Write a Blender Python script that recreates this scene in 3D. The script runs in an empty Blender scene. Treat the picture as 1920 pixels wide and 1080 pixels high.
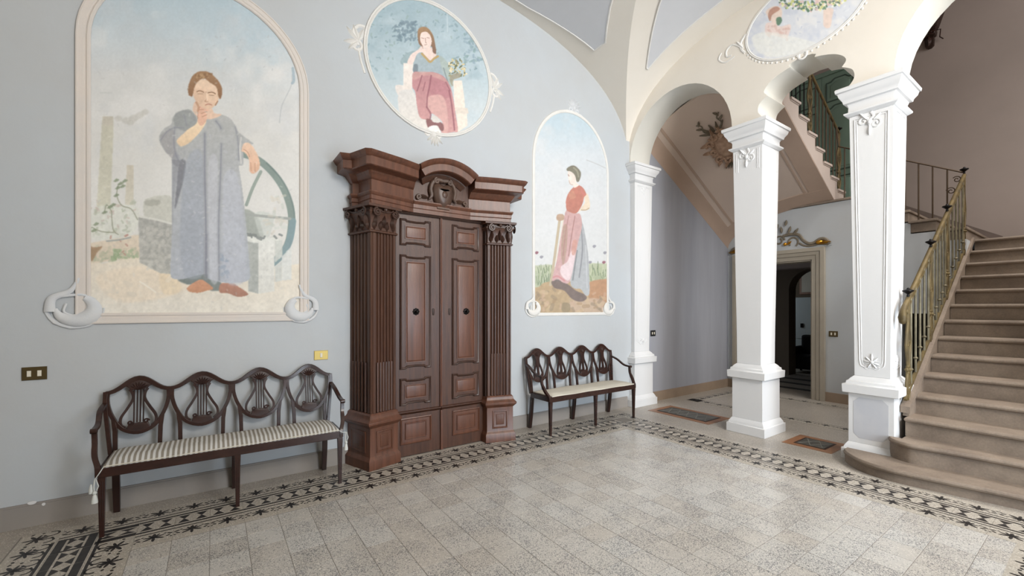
import bpy, bmesh, math, random
import numpy as np
from mathutils import Vector, Matrix
random.seed(7)
PI = math.pi
S = bpy.context.scene
COL = S.collection
# ------------------------------------------------------------------ camera
F_PX, EYE, YAW, CU, CV = 799.0, 1.5, math.radians(35.0), 960.0, 577.0
cam = bpy.data.objects.new('camera', bpy.data.cameras.new('camera'))
COL.objects.link(cam)
cam.location = (0, 0, EYE)
cam.rotation_euler = (PI / 2, 0, -YAW)
cam.data.sensor_width = 36.0
cam.data.lens = F_PX * 36.0 / 1920.0
cam.data.shift_y = (CV - 540.0) / 1920.0
cam.data.clip_start = 0.05
S.camera = cam
# ------------------------------------------------------------------ world, exposure
w = bpy.data.worlds.new('World'); S.world = w; w.use_nodes = True
w.node_tree.nodes['Background'].inputs[0].default_value = (0.75, 0.85, 1.0, 1)
w.node_tree.nodes['Background'].inputs[1].default_value = 0.5
S.view_settings.view_transform = 'Standard'
S.view_settings.look = 'None'
S.view_settings.exposure = 0.0
S.view_settings.gamma = 1.0
S.view_settings.use_curve_mapping = False
S.cycles.use_denoising = True
S.cycles.max_bounces = 8
S.cycles.diffuse_bounces = 6
S.cycles.sample_clamp_indirect = 6.0

def area(name, loc, target, sx, sy, watt, col=(1, 1, 1), spread=180):
    l = bpy.data.lights.new(name, 'AREA'); l.shape = 'RECTANGLE'
    l.size = sx; l.size_y = sy; l.energy = watt; l.color = col; l.spread = math.radians(spread)
    o = bpy.data.objects.new(name, l); COL.objects.link(o)
    o.location = loc
    d = Vector(target) - Vector(loc)
    o.rotation_euler = d.to_track_quat('-Z', 'Y').to_euler()
    return o
# daylight through the entrance portal, the fanlight over it and the stair window; the rest are added fills
area('portal_daylight', (3.3, -2.9, 1.4), (4.3, 4.0, 1.9), 2.3, 2.4, 122, (0.78, 0.89, 1.0), 128)
area('fanlight_daylight', (2.7, -2.9, 4.35), (4.9, 2.2, 3.6), 2.6, 1.1, 250, (1.0, 0.97, 0.93), 150)
area('left_fill', (-3.3, 0.4, 3.9), (0.4, 4.3, 3.5), 2.0, 1.4, 22, (1.0, 0.95, 0.88), 120)  # added fill from the left, warms and lifts the upper fresco wall
area('stair_top_fill', (6.9, -0.6, 6.9), (6.9, 0.3, 1.5), 1.6, 1.6, 75, (1.0, 0.96, 0.92), 100)  # added lamp without a real opening, brightens treads against risers
area('stair_window_daylight', (7.4, -1.9, 5.6), (8.6, 3.4, 4.0), 2.4, 2.2, 95, (1.0, 0.97, 0.95))
area('hall_fill', (10.9, 5.9, 1.7), (11.6, 4.3, 1.1), 1.0, 1.6, 16, (0.85, 0.93, 1.0))  # added lamp, no window there; makes the hall arch and cabinet readable

def pr(x, y, z):
    s, c = math.sin(YAW), math.cos(YAW)
    d = s * x + c * y; l = c * x - s * y
    return (CU + F_PX * l / d, CV - F_PX * (z - EYE) / d, d)

# ------------------------------------------------------------------ materials
MATS = {}
def lin(c):
    return tuple(((v / 255.0) / 12.92 if v <= 10 else (((v / 255.0) + 0.055) / 1.055) ** 2.4) for v in c)

def mat(name, col, rough=0.7, metal=0.0, var=0.0, vscale=3.0, col2=None, stretch=(1, 1, 1), bump=0.0, bscale=60.0,
        spec=0.3, fine=0.0, fscale=40.0, rnd=0.0):
    """procedural surface: base colour, cloudy variation towards col2, fine speckle, per-object tint, bump"""
    if name in MATS: return MATS[name]
    m = bpy.data.materials.new(name); m.use_nodes = True
    nt = m.node_tree; N = nt.nodes; L = nt.links
    b = N['Principled BSDF']
    b.inputs['Roughness'].default_value = rough
    b.inputs['Metallic'].default_value = metal
    b.inputs['Specular IOR Level'].default_value = spec
    c1 = (*lin(col), 1); c2 = (*lin(col2 or tuple(v * 0.8 for v in col)), 1)
    geo = N.new('ShaderNodeNewGeometry')
    mp = N.new('ShaderNodeMapping'); mp.inputs['Scale'].default_value = stretch
    L.new(geo.outputs['Position'], mp.inputs['Vector'])
    cur = None
    if var > 0:
        n = N.new('ShaderNodeTexNoise'); n.inputs['Scale'].default_value = vscale
        n.inputs['Detail'].default_value = 5; n.inputs['Roughness'].default_value = 0.6
        L.new(mp.outputs[0], n.inputs['Vector'])
        r = N.new('ShaderNodeMapRange'); r.inputs[1].default_value = 0.35; r.inputs[2].default_value = 0.7
        r.inputs[3].default_value = 0; r.inputs[4].default_value = var
        L.new(n.outputs['Fac'], r.inputs[0])
        mx = N.new('ShaderNodeMix'); mx.data_type = 'RGBA'
        mx.inputs[6].default_value = c1; mx.inputs[7].default_value = c2
        L.new(r.outputs[0], mx.inputs[0]); cur = mx.outputs[2]
    if fine > 0:
        n = N.new('ShaderNodeTexNoise'); n.inputs['Scale'].default_value = fscale
        n.inputs['Detail'].default_value = 3
        L.new(mp.outputs[0], n.inputs['Vector'])
        r = N.new('ShaderNodeMapRange'); r.inputs[1].default_value = 0.3; r.inputs[2].default_value = 0.7
        r.inputs[3].default_value = 1 - fine; r.inputs[4].default_value = 1 + fine
        L.new(n.outputs['Fac'], r.inputs[0])
        mx = N.new('ShaderNodeVectorMath'); mx.operation = 'MULTIPLY'
        if cur is None: mx.inputs[0].default_value = c1[:3]
        else: L.new(cur, mx.inputs[0])
        L.new(r.outputs[0], mx.inputs[1]); cur = mx.outputs[0]
    if rnd > 0:
        oi = N.new('ShaderNodeObjectInfo')
        r = N.new('ShaderNodeMapRange'); r.inputs[3].default_value = 1 - rnd; r.inputs[4].default_value = 1 + rnd
        L.new(oi.outputs['Random'], r.inputs[0])
        mx = N.new('ShaderNodeVectorMath'); mx.operation = 'MULTIPLY'
        if cur is None: mx.inputs[0].default_value = c1[:3]
        else: L.new(cur, mx.inputs[0])
        L.new(r.outputs[0], mx.inputs[1]); cur = mx.outputs[0]
    if cur is None: b.inputs['Base Color'].default_value = c1
    else: L.new(cur, b.inputs['Base Color'])
    if bump > 0:
        n = N.new('ShaderNodeTexNoise'); n.inputs['Scale'].default_value = bscale; n.inputs['Detail'].default_value = 4
        L.new(mp.outputs[0], n.inputs['Vector'])
        bp = N.new('ShaderNodeBump'); bp.inputs['Strength'].default_value = bump; bp.inputs['Distance'].default_value = 0.01
        L.new(n.outputs['Fac'], bp.inputs['Height']); L.new(bp.outputs[0], b.inputs['Normal'])
    MATS[name] = m
    return m

def terrazzo(name, base, tint, dark, rnd, dens=0.5, scale=170.0, rough=0.32):
    m = bpy.data.materials.new(name); m.use_nodes = True
    nt = m.node_tree; N = nt.nodes; L = nt.links; b = N['Principled BSDF']
    b.inputs['Roughness'].default_value = rough; b.inputs['Specular IOR Level'].default_value = 0.35
    geo = N.new('ShaderNodeNewGeometry')
    oi = N.new('ShaderNodeObjectInfo')
    mx = N.new('ShaderNodeMix'); mx.data_type = 'RGBA'
    mx.inputs[6].default_value = (*lin(base), 1); mx.inputs[7].default_value = (*lin(tint), 1)
    cl = N.new('ShaderNodeTexNoise'); cl.inputs['Scale'].default_value = 1.3
    L.new(geo.outputs['Position'], cl.inputs['Vector'])
    ad = N.new('ShaderNodeMath'); ad.operation = 'MULTIPLY_ADD'; ad.inputs[1].default_value = rnd
    L.new(oi.outputs['Random'], ad.inputs[0]); L.new(cl.outputs['Fac'], ad.inputs[2])
    r0 = N.new('ShaderNodeMapRange'); r0.inputs[1].default_value = 0.35; r0.inputs[2].default_value = 0.7 + rnd * 0.7
    L.new(ad.outputs[0], r0.inputs[0]); L.new(r0.outputs[0], mx.inputs[0])
    # stone chips
    vo = N.new('ShaderNodeTexVoronoi'); vo.inputs['Scale'].default_value = scale
    L.new(geo.outputs['Position'], vo.inputs['Vector'])
    sp = N.new('ShaderNodeSeparateColor'); L.new(vo.outputs['Color'], sp.inputs[0])
    # chip density varies per tile and in clouds
    m2 = N.new('ShaderNodeMath'); m2.operation = 'MULTIPLY'; m2.inputs[1].default_value = 7.31
    L.new(oi.outputs['Random'], m2.inputs[0])
    fr = N.new('ShaderNodeMath'); fr.operation = 'FRACT'; L.new(m2.outputs[0], fr.inputs[0])
    th = N.new('ShaderNodeMath'); th.operation = 'MULTIPLY_ADD'; th.inputs[1].default_value = dens * 0.45; th.inputs[2].default_value = dens * 0.1
    L.new(fr.outputs[0], th.inputs[0])
    c2 = N.new('ShaderNodeTexNoise'); c2.inputs['Scale'].default_value = 5.0
    L.new(geo.outputs['Position'], c2.inputs['Vector'])
    tt = N.new('ShaderNodeMath'); tt.operation = 'MULTIPLY_ADD'; tt.inputs[1].default_value = 1.6 * dens
    L.new(c2.outputs['Fac'], tt.inputs[0]); 
    sb = N.new('ShaderNodeMath'); sb.operation = 'SUBTRACT'; sb.inputs[1].default_value = 0.72 * dens
    L.new(th.outputs[0], sb.inputs[0]); L.new(sb.outputs[0], tt.inputs[2])
    lt = N.new('ShaderNodeMath'); lt.operation = 'LESS_THAN'
    L.new(sp.outputs[0], lt.inputs[0]); L.new(tt.outputs[0], lt.inputs[1])
    mz = N.new('ShaderNodeMix'); mz.data_type = 'RGBA'; mz.inputs[7].default_value = (*lin(dark), 1)
    L.new(mx.outputs[2], mz.inputs[6])
    ml = N.new('ShaderNodeMath'); ml.operation = 'MULTIPLY'; ml.inputs[1].default_value = 0.75
    L.new(lt.outputs[0], ml.inputs[0]); L.new(ml.outputs[0], mz.inputs[0])
    # light chips
    gt = N.new('ShaderNodeMath'); gt.operation = 'GREATER_THAN'; gt.inputs[1].default_value = 0.9
    L.new(sp.outputs[1], gt.inputs[0])
    my = N.new('ShaderNodeMix'); my.data_type = 'RGBA'; my.inputs[7].default_value = (*lin((235, 230, 220)), 1)
    g2 = N.new('ShaderNodeMath'); g2.operation = 'MULTIPLY'; g2.inputs[1].default_value = 0.5
    L.new(gt.outputs[0], g2.inputs[0]); L.new(g2.outputs[0], my.inputs[0]); L.new(mz.outputs[2], my.inputs[6])
    L.new(my.outputs[2], b.inputs['Base Color'])
    return m

M_WALL = mat('wall_paint_grey_blue', (186, 191, 195), 0.85, var=0.7, vscale=1.1, col2=(182, 183, 183), bump=0.12, bscale=18)
M_WALLSIDE = mat('lilac_wall_light_bands', (168, 170, 178), 0.85, var=0.8, vscale=1.4, col2=(148, 150, 157), bump=0.12, bscale=18, stretch=(1.5, 1.5, 0.15))  # upright streaks put faint bands of light and shadow into the colour
M_CREAM = mat('plaster_cream', (224, 218, 208), 0.85, var=0.5, vscale=1.0, col2=(215, 207, 194), bump=0.15, bscale=14)
M_TAN = mat('plaster_tan', (200, 188, 170), 0.85, var=0.4, vscale=1.2, col2=(192, 180, 162), bump=0.1, bscale=20)
M_WHITE = mat('plaster_white', (217, 217, 217), 0.7, var=0.35, vscale=2.0, col2=(212, 213, 214), bump=0.1, bscale=25)
M_SOFFIT = mat('soffit_lime_white', (212, 209, 200), 0.85, var=0.4, vscale=1.5, col2=(200, 198, 190), bump=0.12, bscale=14)
M_FIELD = mat('vault_field_grey', (203, 204, 207), 0.85, var=0.6, vscale=1.6, col2=(194, 195, 198), bump=0.12, bscale=16)
M_STUCCO = mat('stucco_white', (222, 220, 216), 0.75, var=0.4, vscale=8, col2=(206, 203, 196), bump=0.15, bscale=40)
M_FRAME = mat('stucco_frame_pinkish', (214, 205, 197), 0.8, var=0.6, vscale=4, col2=(204, 201, 198), bump=0.12, bscale=40)
M_STUCCOG = mat('stucco_greyish', (203, 206, 210), 0.8, var=0.5, vscale=6, col2=(218, 216, 212), bump=0.15, bscale=40)
M_PINK = mat('plaster_dusty_pink', (200, 182, 168), 0.9, var=0.5, vscale=0.9, col2=(186, 168, 156), bump=0.15, bscale=12)
M_PINKB = mat('band_terracotta', (180, 157, 140), 0.9, var=0.4, vscale=3, col2=(168, 146, 130), bump=0.1, bscale=20)
M_FARW = mat('stair_wall_taupe', (162, 150, 144), 0.9, var=0.7, vscale=0.7, col2=(148, 138, 132), bump=0.12, bscale=12)
M_BASE = mat('skirting_stone_taupe', (150, 143, 136), 0.7, var=0.6, vscale=3, col2=(138, 134, 131), bump=0.1, bscale=30)
M_BASEW = mat('skirting_stone_warm', (156, 137, 118), 0.7, var=0.6, vscale=3, col2=(136, 120, 104), bump=0.1, bscale=30)
M_STAIR = mat('stair_stone', (142, 128, 114), 0.6, var=0.9, vscale=4, col2=(116, 103, 92), bump=0.2, bscale=35, fine=0.08, fscale=70)
M_WOOD = mat('walnut_wood', (84, 55, 41), 0.36, var=0.9, vscale=3.5, col2=(60, 40, 32), stretch=(9, 9, 0.7), bump=0.15, bscale=30, spec=0.4)
M_WOODR = mat('walnut_wood_red', (106, 68, 51), 0.33, var=0.9, vscale=3.0, col2=(76, 49, 38), stretch=(9, 9, 0.6), bump=0.12, bscale=30, spec=0.45)
M_WOODD = mat('walnut_wood_dark', (56, 38, 30), 0.45, var=0.8, vscale=4, col2=(40, 26, 21), stretch=(6, 6, 1), bump=0.15, bscale=40, spec=0.35)
M_MAHOG = mat('mahogany', (56, 34, 28), 0.26, var=0.8, vscale=4, col2=(42, 26, 22), stretch=(2, 5, 5), bump=0.06, bscale=40, spec=0.5)
M_MAHOGD = mat('mahogany_dark', (46, 25, 20), 0.3, var=0.8, vscale=4, col2=(30, 18, 15), stretch=(5, 5, 1.5), spec=0.5)
M_IRON = mat('black_iron', (26, 24, 24), 0.45, metal=0.6)
M_GILT = mat('aged_gilt_iron', (112, 96, 62), 0.55, metal=0.2, var=0.9, vscale=9, col2=(70, 60, 42), bump=0.1, bscale=50)
M_BAL = mat('pale_gilt_iron', (122, 114, 92), 0.5, metal=0.2, var=0.9, vscale=8, col2=(80, 74, 58))
M_RUST = mat('brown_iron', (84, 68, 52), 0.55, metal=0.3, var=0.6, vscale=8, col2=(60, 48, 38))
M_GOLD = mat('gold_leaf', (206, 150, 52), 0.3, metal=0.85, var=0.5, vscale=20, col2=(150, 100, 40))
M_GREYORN = mat('painted_ornament_olive', (126, 116, 100), 0.6, var=0.6, vscale=12, col2=(92, 84, 72))
M_DOORFR = mat('door_frame_greige', (168, 160, 146), 0.7, var=0.4, vscale=4, col2=(152, 144, 130))
M_GREEN = mat('green_door_paint', (124, 148, 134), 0.5, var=0.5, vscale=3, col2=(110, 134, 122), bump=0.05)
M_GREEND = mat('green_door_shadow_line', (72, 90, 82), 0.6)
M_BLACKT = mat('border_black_cement', (44, 42, 42), 0.4, var=0.6, vscale=20, col2=(66, 62, 60))
M_ORANGE = mat('orange_marble', (146, 104, 74), 0.35, var=0.8, vscale=7, col2=(118, 86, 66), spec=0.4)
M_DKMARB = mat('dark_green_marble', (64, 64, 60), 0.35, var=0.8, vscale=14, col2=(96, 94, 88), spec=0.4)
M_BRASS = mat('aged_brass', (150, 128, 76), 0.35, metal=0.7)
M_BRONZE = mat('bronze_plate', (92, 78, 50), 0.4, metal=0.5)
M_SWBLK = mat('switch_black', (28, 28, 30), 0.4)
M_SWWHT = mat('switch_ivory', (222, 216, 200), 0.4)
M_LINEN = mat('linen_offwhite', (206, 200, 186), 0.9, var=0.4, vscale=5, col2=(194, 188, 174), bump=0.1, bscale=200)
M_CORD = mat('cotton_cord', (206, 208, 204), 0.9)
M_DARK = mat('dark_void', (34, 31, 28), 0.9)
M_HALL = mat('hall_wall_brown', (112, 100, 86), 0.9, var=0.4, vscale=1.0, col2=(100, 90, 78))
M_BLKF = mat('black_fabric', (22, 21, 22), 0.9, bump=0.2, bscale=50)
M_WHT = mat('enamel_white', (206, 216, 218), 0.5)
M_TERR = terrazzo('terrazzo_tile', (194, 192, 188), (184, 178, 170), (112, 113, 115), 0.6, dens=0.55, scale=210, rough=0.22)
M_TERRP = terrazzo('terrazzo_plain', (168, 160, 150), (154, 146, 136), (138, 134, 128), 0.0, dens=0.3, scale=220)
M_BORD = terrazzo('cement_border_ground', (178, 170, 158), (168, 161, 150), (140, 136, 128), 0.3, dens=0.15, scale=200, rough=0.35)
M_JOINT = mat('tile_joint', (138, 133, 127), 0.8)

def striped(name, c1, c2, period, axis=0):
    m = bpy.data.materials.new(name); m.use_nodes = True
    nt = m.node_tree; N = nt.nodes; L = nt.links; b = N['Principled BSDF']
    b.inputs['Roughness'].default_value = 0.9; b.inputs['Specular IOR Level'].default_value = 0.1
    tc = N.new('ShaderNodeTexCoord'); sx = N.new('ShaderNodeSeparateXYZ'); L.new(tc.outputs['Object'], sx.inputs[0])
    ns = N.new('ShaderNodeTexNoise'); ns.inputs['Scale'].default_value = 9; L.new(tc.outputs['Object'], ns.inputs[0])
    a = N.new('ShaderNodeMath'); a.operation = 'MULTIPLY_ADD'; a.inputs[1].default_value = 0.008
    L.new(ns.outputs['Fac'], a.inputs[0]); L.new(sx.outputs[axis], a.inputs[2])
    d = N.new('ShaderNodeMath'); d.operation = 'DIVIDE'; d.inputs[1].default_value = period; L.new(a.outputs[0], d.inputs[0])
    f = N.new('ShaderNodeMath'); f.operation = 'FRACT'; L.new(d.outputs[0], f.inputs[0])
    g = N.new('ShaderNodeMapRange'); g.inputs[1].default_value = 0.42; g.inputs[2].default_value = 0.5; L.new(f.outputs[0], g.inputs[0])
    g2 = N.new('ShaderNodeMapRange'); g2.inputs[1].default_value = 0.95; g2.inputs[2].default_value = 1.0
    g2.inputs[3].default_value = 1; g2.inputs[4].default_value = 0; L.new(f.outputs[0], g2.inputs[0])
    mm = N.new('ShaderNodeMath'); mm.operation = 'MULTIPLY'; L.new(g.outputs[0], mm.inputs[0]); L.new(g2.outputs[0], mm.inputs[1])
    mx = N.new('ShaderNodeMix'); mx.data_type = 'RGBA'; mx.inputs[6].default_value = (*lin(c1), 1); mx.inputs[7].default_value = (*lin(c2), 1)
    L.new(mm.outputs[0], mx.inputs[0]); L.new(mx.outputs[2], b.inputs['Base Color'])
    return m
M_STRIPE = striped('ticking_stripe', (206, 205, 202), (142, 135, 124), 0.0292)

# ------------------------------------------------------------------ mesh helpers
class MB:
    def __init__(s): s.v = []; s.f = []; s.m = []; s.cur = 0
    def add(s, vs, fs):
        o = len(s.v); s.v += [tuple(p) for p in vs]
        s.f += [tuple(i + o for i in f) for f in fs]; s.m += [s.cur] * len(fs); return s
    def box(s, x0, x1, y0, y1, z0, z1):
        if x0 > x1: x0, x1 = x1, x0
        if y0 > y1: y0, y1 = y1, y0
        if z0 > z1: z0, z1 = z1, z0
        return s.add([(x0, y0, z0), (x1, y0, z0), (x1, y1, z0), (x0, y1, z0), (x0, y0, z1), (x1, y0, z1), (x1, y1, z1), (x0, y1, z1)],
                     [(0, 3, 2, 1), (4, 5, 6, 7), (0, 1, 5, 4), (1, 2, 6, 5), (2, 3, 7, 6), (3, 0, 4, 7)])
    def loft(s, loops, closed=True, caps=True, ring=False):
        n = len(loops[0]); vs = [p for l in loops for p in l]; fs = []
        R = len(loops)
        for r in range(R if ring else R - 1):
            r2 = (r + 1) % R
            for i in range(n if closed else n - 1):
                j = (i + 1) % n
                fs.append((r * n + i, r * n + j, r2 * n + j, r2 * n + i))
        if caps and closed and not ring:
            fs.append(tuple(range(n - 1, -1, -1))); fs.append(tuple((R - 1) * n + i for i in range(n)))
        return s.add(vs, fs)
    def prism(s, poly, fn, h0, h1):
        """polygon in a plane extruded from height h0 to h1; fn(u, v, h) -> xyz"""
        return s.loft([[fn(u, v, h0) for u, v in poly], [fn(u, v, h1) for u, v in poly]])
    def stack(s, poly, fn, rings, cap=True):
        """rings = [(offset outward, height)]"""
        return s.loft([[fn(u, v, h) for u, v in offset(poly, d)] for d, h in rings], caps=cap)
    def tube(s, pts, r, seg=8, nrm=None, flat=1.0, caps=True, ring=False):
        pts = [Vector(p) for p in pts]; n = len(pts)
        rr = r if isinstance(r, (list, tuple)) else [r] * n
        loops = []; prev = None
        for i, p in enumerate(pts):
            a = pts[(i - 1) % n] if (i > 0 or ring) else p
            b = pts[(i + 1) % n] if (i < n - 1 or ring) else p
            t = (b - a)
            t = t.normalized() if t.length > 1e-9 else Vector((0, 0, 1))
            if nrm is not None: up = Vector(nrm)
            elif prev is not None: up = prev
            else: up = Vector((0, 0, 1)) if abs(t.z) < 0.9 else Vector((0, 1, 0))
            x = t.cross(up)
            x = x.normalized() if x.length > 1e-6 else t.orthogonal().normalized()
            y = x.cross(t).normalized()
            if nrm is None: prev = y
            loops.append([p + x * (math.cos(k * 2 * PI / seg) * rr[i]) + y * (math.sin(k * 2 * PI / seg) * rr[i] * flat) for k in range(seg)])
        return s.loft(loops, caps=caps, ring=ring)
    def bar(s, pts, hw, hh, nrm):
        """rectangular section bar along a path; hw half width in plane, hh half depth along nrm"""
        pts = [Vector(p) for p in pts]; n = len(pts); N_ = Vector(nrm).normalized(); loops = []
        W = hw if isinstance(hw, (list, tuple)) else [hw] * n
        H = hh if isinstance(hh, (list, tuple)) else [hh] * n
        for i, p in enumerate(pts):
            t = (pts[min(i + 1, n - 1)] - pts[max(i - 1, 0)]).normalized()
            x = t.cross(N_).normalized()
            y = x.cross(t).normalized()
            loops.append([p + x * a * W[i] + y * b * H[i] for a, b in ((-1, -1), (1, -1), (1, 1), (-1, 1))])
        return s.loft(loops)
    def lathe(s, prof, c, axis=(0, 0, 1), seg=16):
        A = Vector(axis).normalized(); X = A.orthogonal().normalized(); Y = A.cross(X); c = Vector(c)
        return s.loft([[c + A * h + X * (math.cos(k * 2 * PI / seg) * r) + Y * (math.sin(k * 2 * PI / seg) * r) for k in range(seg)] for r, h in prof])
    def ball(s, c, rx, ry=None, rz=None, seg=10, rg=6):
        ry = ry or rx; rz = rz or rx
        loops = []
        for i in range(rg + 1):
            a = -PI / 2 + PI * i / rg; q = max(math.cos(a), 0.02)
            loops.append([(c[0] + rx * q * math.cos(k * 2 * PI / seg), c[1] + ry * q * math.sin(k * 2 * PI / seg), c[2] + rz * math.sin(a)) for k in range(seg)])
        return s.loft(loops)
    def xf(s, M):
        s.v = [tuple(M @ Vector(p)) for p in s.v]; return s
    def mesh(s, name, mats, smooth=35, bevel=0):
        me = bpy.data.meshes.new(name)
        me.from_pydata(s.v, [], s.f); me.update()
        for m in (mats if isinstance(mats, (list, tuple)) else [mats]): me.materials.append(m)
        if len(me.materials) > 1: me.polygons.foreach_set('material_index', s.m)
        bm = bmesh.new(); bm.from_mesh(me)
        bmesh.ops.recalc_face_normals(bm, faces=bm.faces)
        bm.to_mesh(me); bm.free()
        if smooth:
            me.shade_smooth(); me.set_sharp_from_angle(angle=math.radians(smooth))
        return me
    def build(s, name, mats, parent=None, smooth=35, bevel=0):
        off = Vector((0, 0, 0)); q = parent          # geometry is written in room coordinates
        while q is not None: off += q.location; q = q.parent
        if parent is not None: s.v = [tuple(Vector(p) - off) for p in s.v]
        o = bpy.data.objects.new(name, s.mesh(name, mats, smooth)); COL.objects.link(o)
        if parent is not None: o.parent = parent
        if bevel:
            b = o.modifiers.new('bevel', 'BEVEL'); b.width = bevel; b.segments = 2; b.limit_method = 'ANGLE'; b.angle_limit = math.radians(40)
        return o

def offset(poly, d):
    if abs(d) < 1e-9: return list(poly)
    n = len(poly)
    A = sum(poly[i][0] * poly[(i + 1) % n][1] - poly[(i + 1) % n][0] * poly[i][1] for i in range(n))
    sg = 1 if A > 0 else -1; out = []
    for i in range(n):
        p0, p1, p2 = poly[i - 1], poly[i], poly[(i + 1) % n]
        e1 = (p1[0] - p0[0], p1[1] - p0[1]); e2 = (p2[0] - p1[0], p2[1] - p1[1])
        l1 = math.hypot(*e1) or 1e-9; l2 = math.hypot(*e2) or 1e-9
        n1 = (sg * e1[1] / l1, -sg * e1[0] / l1); n2 = (sg * e2[1] / l2, -sg * e2[0] / l2)
        k = 1 + n1[0] * n2[0] + n1[1] * n2[1]
        k = max(k, 0.35)
        out.append((p1[0] + d * (n1[0] + n2[0]) / k, p1[1] + d * (n1[1] + n2[1]) / k))
    return out

def smooth_pts(pts, n=6, closed=False):
    out = []; N_ = len(pts)
    for i in range(N_ if closed else N_ - 1):
        if closed: p = [pts[(i + k) % N_] for k in (-1, 0, 1, 2)]
        else: p = [pts[max(i - 1, 0)], pts[i], pts[i + 1], pts[min(i + 2, N_ - 1)]]
        for k in range(n):
            t = k / n
            out.append(tuple(0.5 * ((2 * p[1][a]) + (-p[0][a] + p[2][a]) * t + (2 * p[0][a] - 5 * p[1][a] + 4 * p[2][a] - p[3][a]) * t * t +
                                    (-p[0][a] + 3 * p[1][a] - 3 * p[2][a] + p[3][a]) * t ** 3) for a in range(len(pts[0]))))
    if not closed: out.append(tuple(pts[-1]))
    return out

def tag(o, label=None, cat=None, group=None, kind=None):
    if label: o['label'] = label
    if cat: o['category'] = cat
    if group: o['group'] = group
    if kind: o['kind'] = kind
    return o
def thing(name, label, cat, loc=(0, 0, 0), group=None, kind=None):
    o = bpy.data.objects.new(name, None); COL.objects.link(o); o.location = loc
    o.empty_display_size = 0.1
    return tag(o, label, cat, group, kind)
def shift(mb, loc):
    mb.v = [(p[0] - loc[0], p[1] - loc[1], p[2] - loc[2]) for p in mb.v]; return mb

# plane frames: fn(u, v, h) with h standing proud of the surface towards the viewer
def PA(u, v, h): return (u, 4.3 - h, v)
def PB(u, v, h): return (5.2 - h, u, v)
def PC(u, v, h): return (8.05 - h, u, v)
def PD(u, v, h): return (9.6 - h, u, v)
def PL_(u, v, h): return (u, 4.13 - h, v)
def FL(u, v, h): return (u, v, h)

def spiral(c, r0, a0, turns, n=18, k=0.82, sgn=1):
    """points of a scroll starting at radius r0, angle a0, closing in"""
    return [(c[0] + r0 * (1 - k * i / n) * math.cos(a0 + sgn * 2 * PI * turns * i / n), c[1] + r0 * (1 - k * i / n) * math.sin(a0 + sgn * 2 * PI * turns * i / n)) for i in range(n + 1)]
def relief(mb, fn, pts2, r, h=0.0, flat=0.7, seg=6):
    P3 = [fn(u, v, h) for u, v in pts2]
    n = Vector(fn(0, 0, 1)) - Vector(fn(0, 0, 0))
    mb.tube(P3, r, seg, nrm=n, flat=flat)
def leaf(mb, fn, c, ang, L, W, h, bend=0.0):
    """pointed leaf with a raised midrib"""
    ca, sa = math.cos(ang), math.sin(ang)
    st = [(0, 0.15), (0.25, 0.8), (0.5, 1.0), (0.75, 0.7), (1.0, 0.02)]
    def q(x, y):
        y = y + bend * x * x / max(L, 1e-6)
        return (c[0] + x * ca - y * sa, c[1] + x * sa + y * ca)
    vs = []; fs = []
    for t, w_ in st:
        a = q(t * L, -W / 2 * w_); b = q(t * L, 0); d = q(t * L, W / 2 * w_)
        vs += [fn(*a, 0.0), fn(*b, h * (0.6 + 0.4 * math.sin(t * PI))), fn(*d, 0.0)]
    for i in range(4):
        o = i * 3
        fs += [(o, o + 3, o + 4, o + 1), (o + 1, o + 4, o + 5, o + 2)]
    fs.append((0, 1, 2))
    mb.add(vs, fs)
def blob(mb, fn, c, ru, rv, h, seg=10):
    vs = [fn(c[0] + ru * math.cos(k * 2 * PI / seg), c[1] + rv * math.sin(k * 2 * PI / seg), 0) for k in range(seg)]
    v2 = [fn(c[0] + ru * .7 * math.cos(k * 2 * PI / seg), c[1] + rv * .7 * math.sin(k * 2 * PI / seg), h * .75) for k in range(seg)]
    mb.add(vs + v2 + [fn(c[0], c[1], h)], [(k, (k + 1) % seg, seg + (k + 1) % seg, seg + k) for k in range(seg)] + [(seg + k, seg + (k + 1) % seg, 2 * seg) for k in range(seg)])
# ================================================================== THE SETTING
def zA(x):
    t = min(abs(x - 1.98) / 3.2, 1.0)
    return 3.66 + 1.59 * max(0.0, 1 - t ** 2.25) ** (1 / 2.25)
def zB(y):
    t = min(abs(y - 1.97) / 2.37, 1.0)
    return 3.69 + 1.44 * max(0.0, 1 - t ** 2.3) ** (1 / 2.3)

# --- floor
mb = MB().box(-3.6, 13.0, -3.2, 6.4, -0.15, 0.0)
floor = tag(mb.build('floor', M_TERRP, smooth=0), kind='structure')
# terrazzo field, 20 cm tiles with open joints
tile_me = MB().loft([[(-.0985, -.0985, 0), (.0985, -.0985, 0), (.0985, .0985, 0), (-.0985, .0985, 0)],
                     [(-.0985, -.0985, .0022), (.0985, -.0985, .0022), (.0985, .0985, .0022), (-.0985, .0985, .0022)],
                     [(-.0975, -.0975, .003), (.0975, -.0975, .003), (.0975, .0975, .003), (-.0975, .0975, .003)]]).mesh('tile', M_TERR, 0)
MB().box(-1.03, 4.785, 0.18, 4.112, 0.0, 0.001).build('tile_bed', M_JOINT, floor, 0)
cells = []
for i in range(23):
    for j in range(16):
        x, y = -0.42 + 0.1 + 0.2 * i, 0.3 + 0.1 + 0.2 * j
        if y < 0.38: continue
        cells.append((x, y))
def vis(x, y, m=60):
    u, v, d = pr(x, y, 0)
    return d > 0.3 and -m < u < 1920 + m and v < 1080 + m
cv = sorted(cells, key=lambda c: (0 if vis(*c) else 1, pr(c[0], c[1], 0)[2]))
for x, y in cv[:300]:
    o = bpy.data.objects.new('tile', tile_me); COL.objects.link(o)
    o.location = (x, y, 0.0); o.parent = floor
rest = MB()
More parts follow.
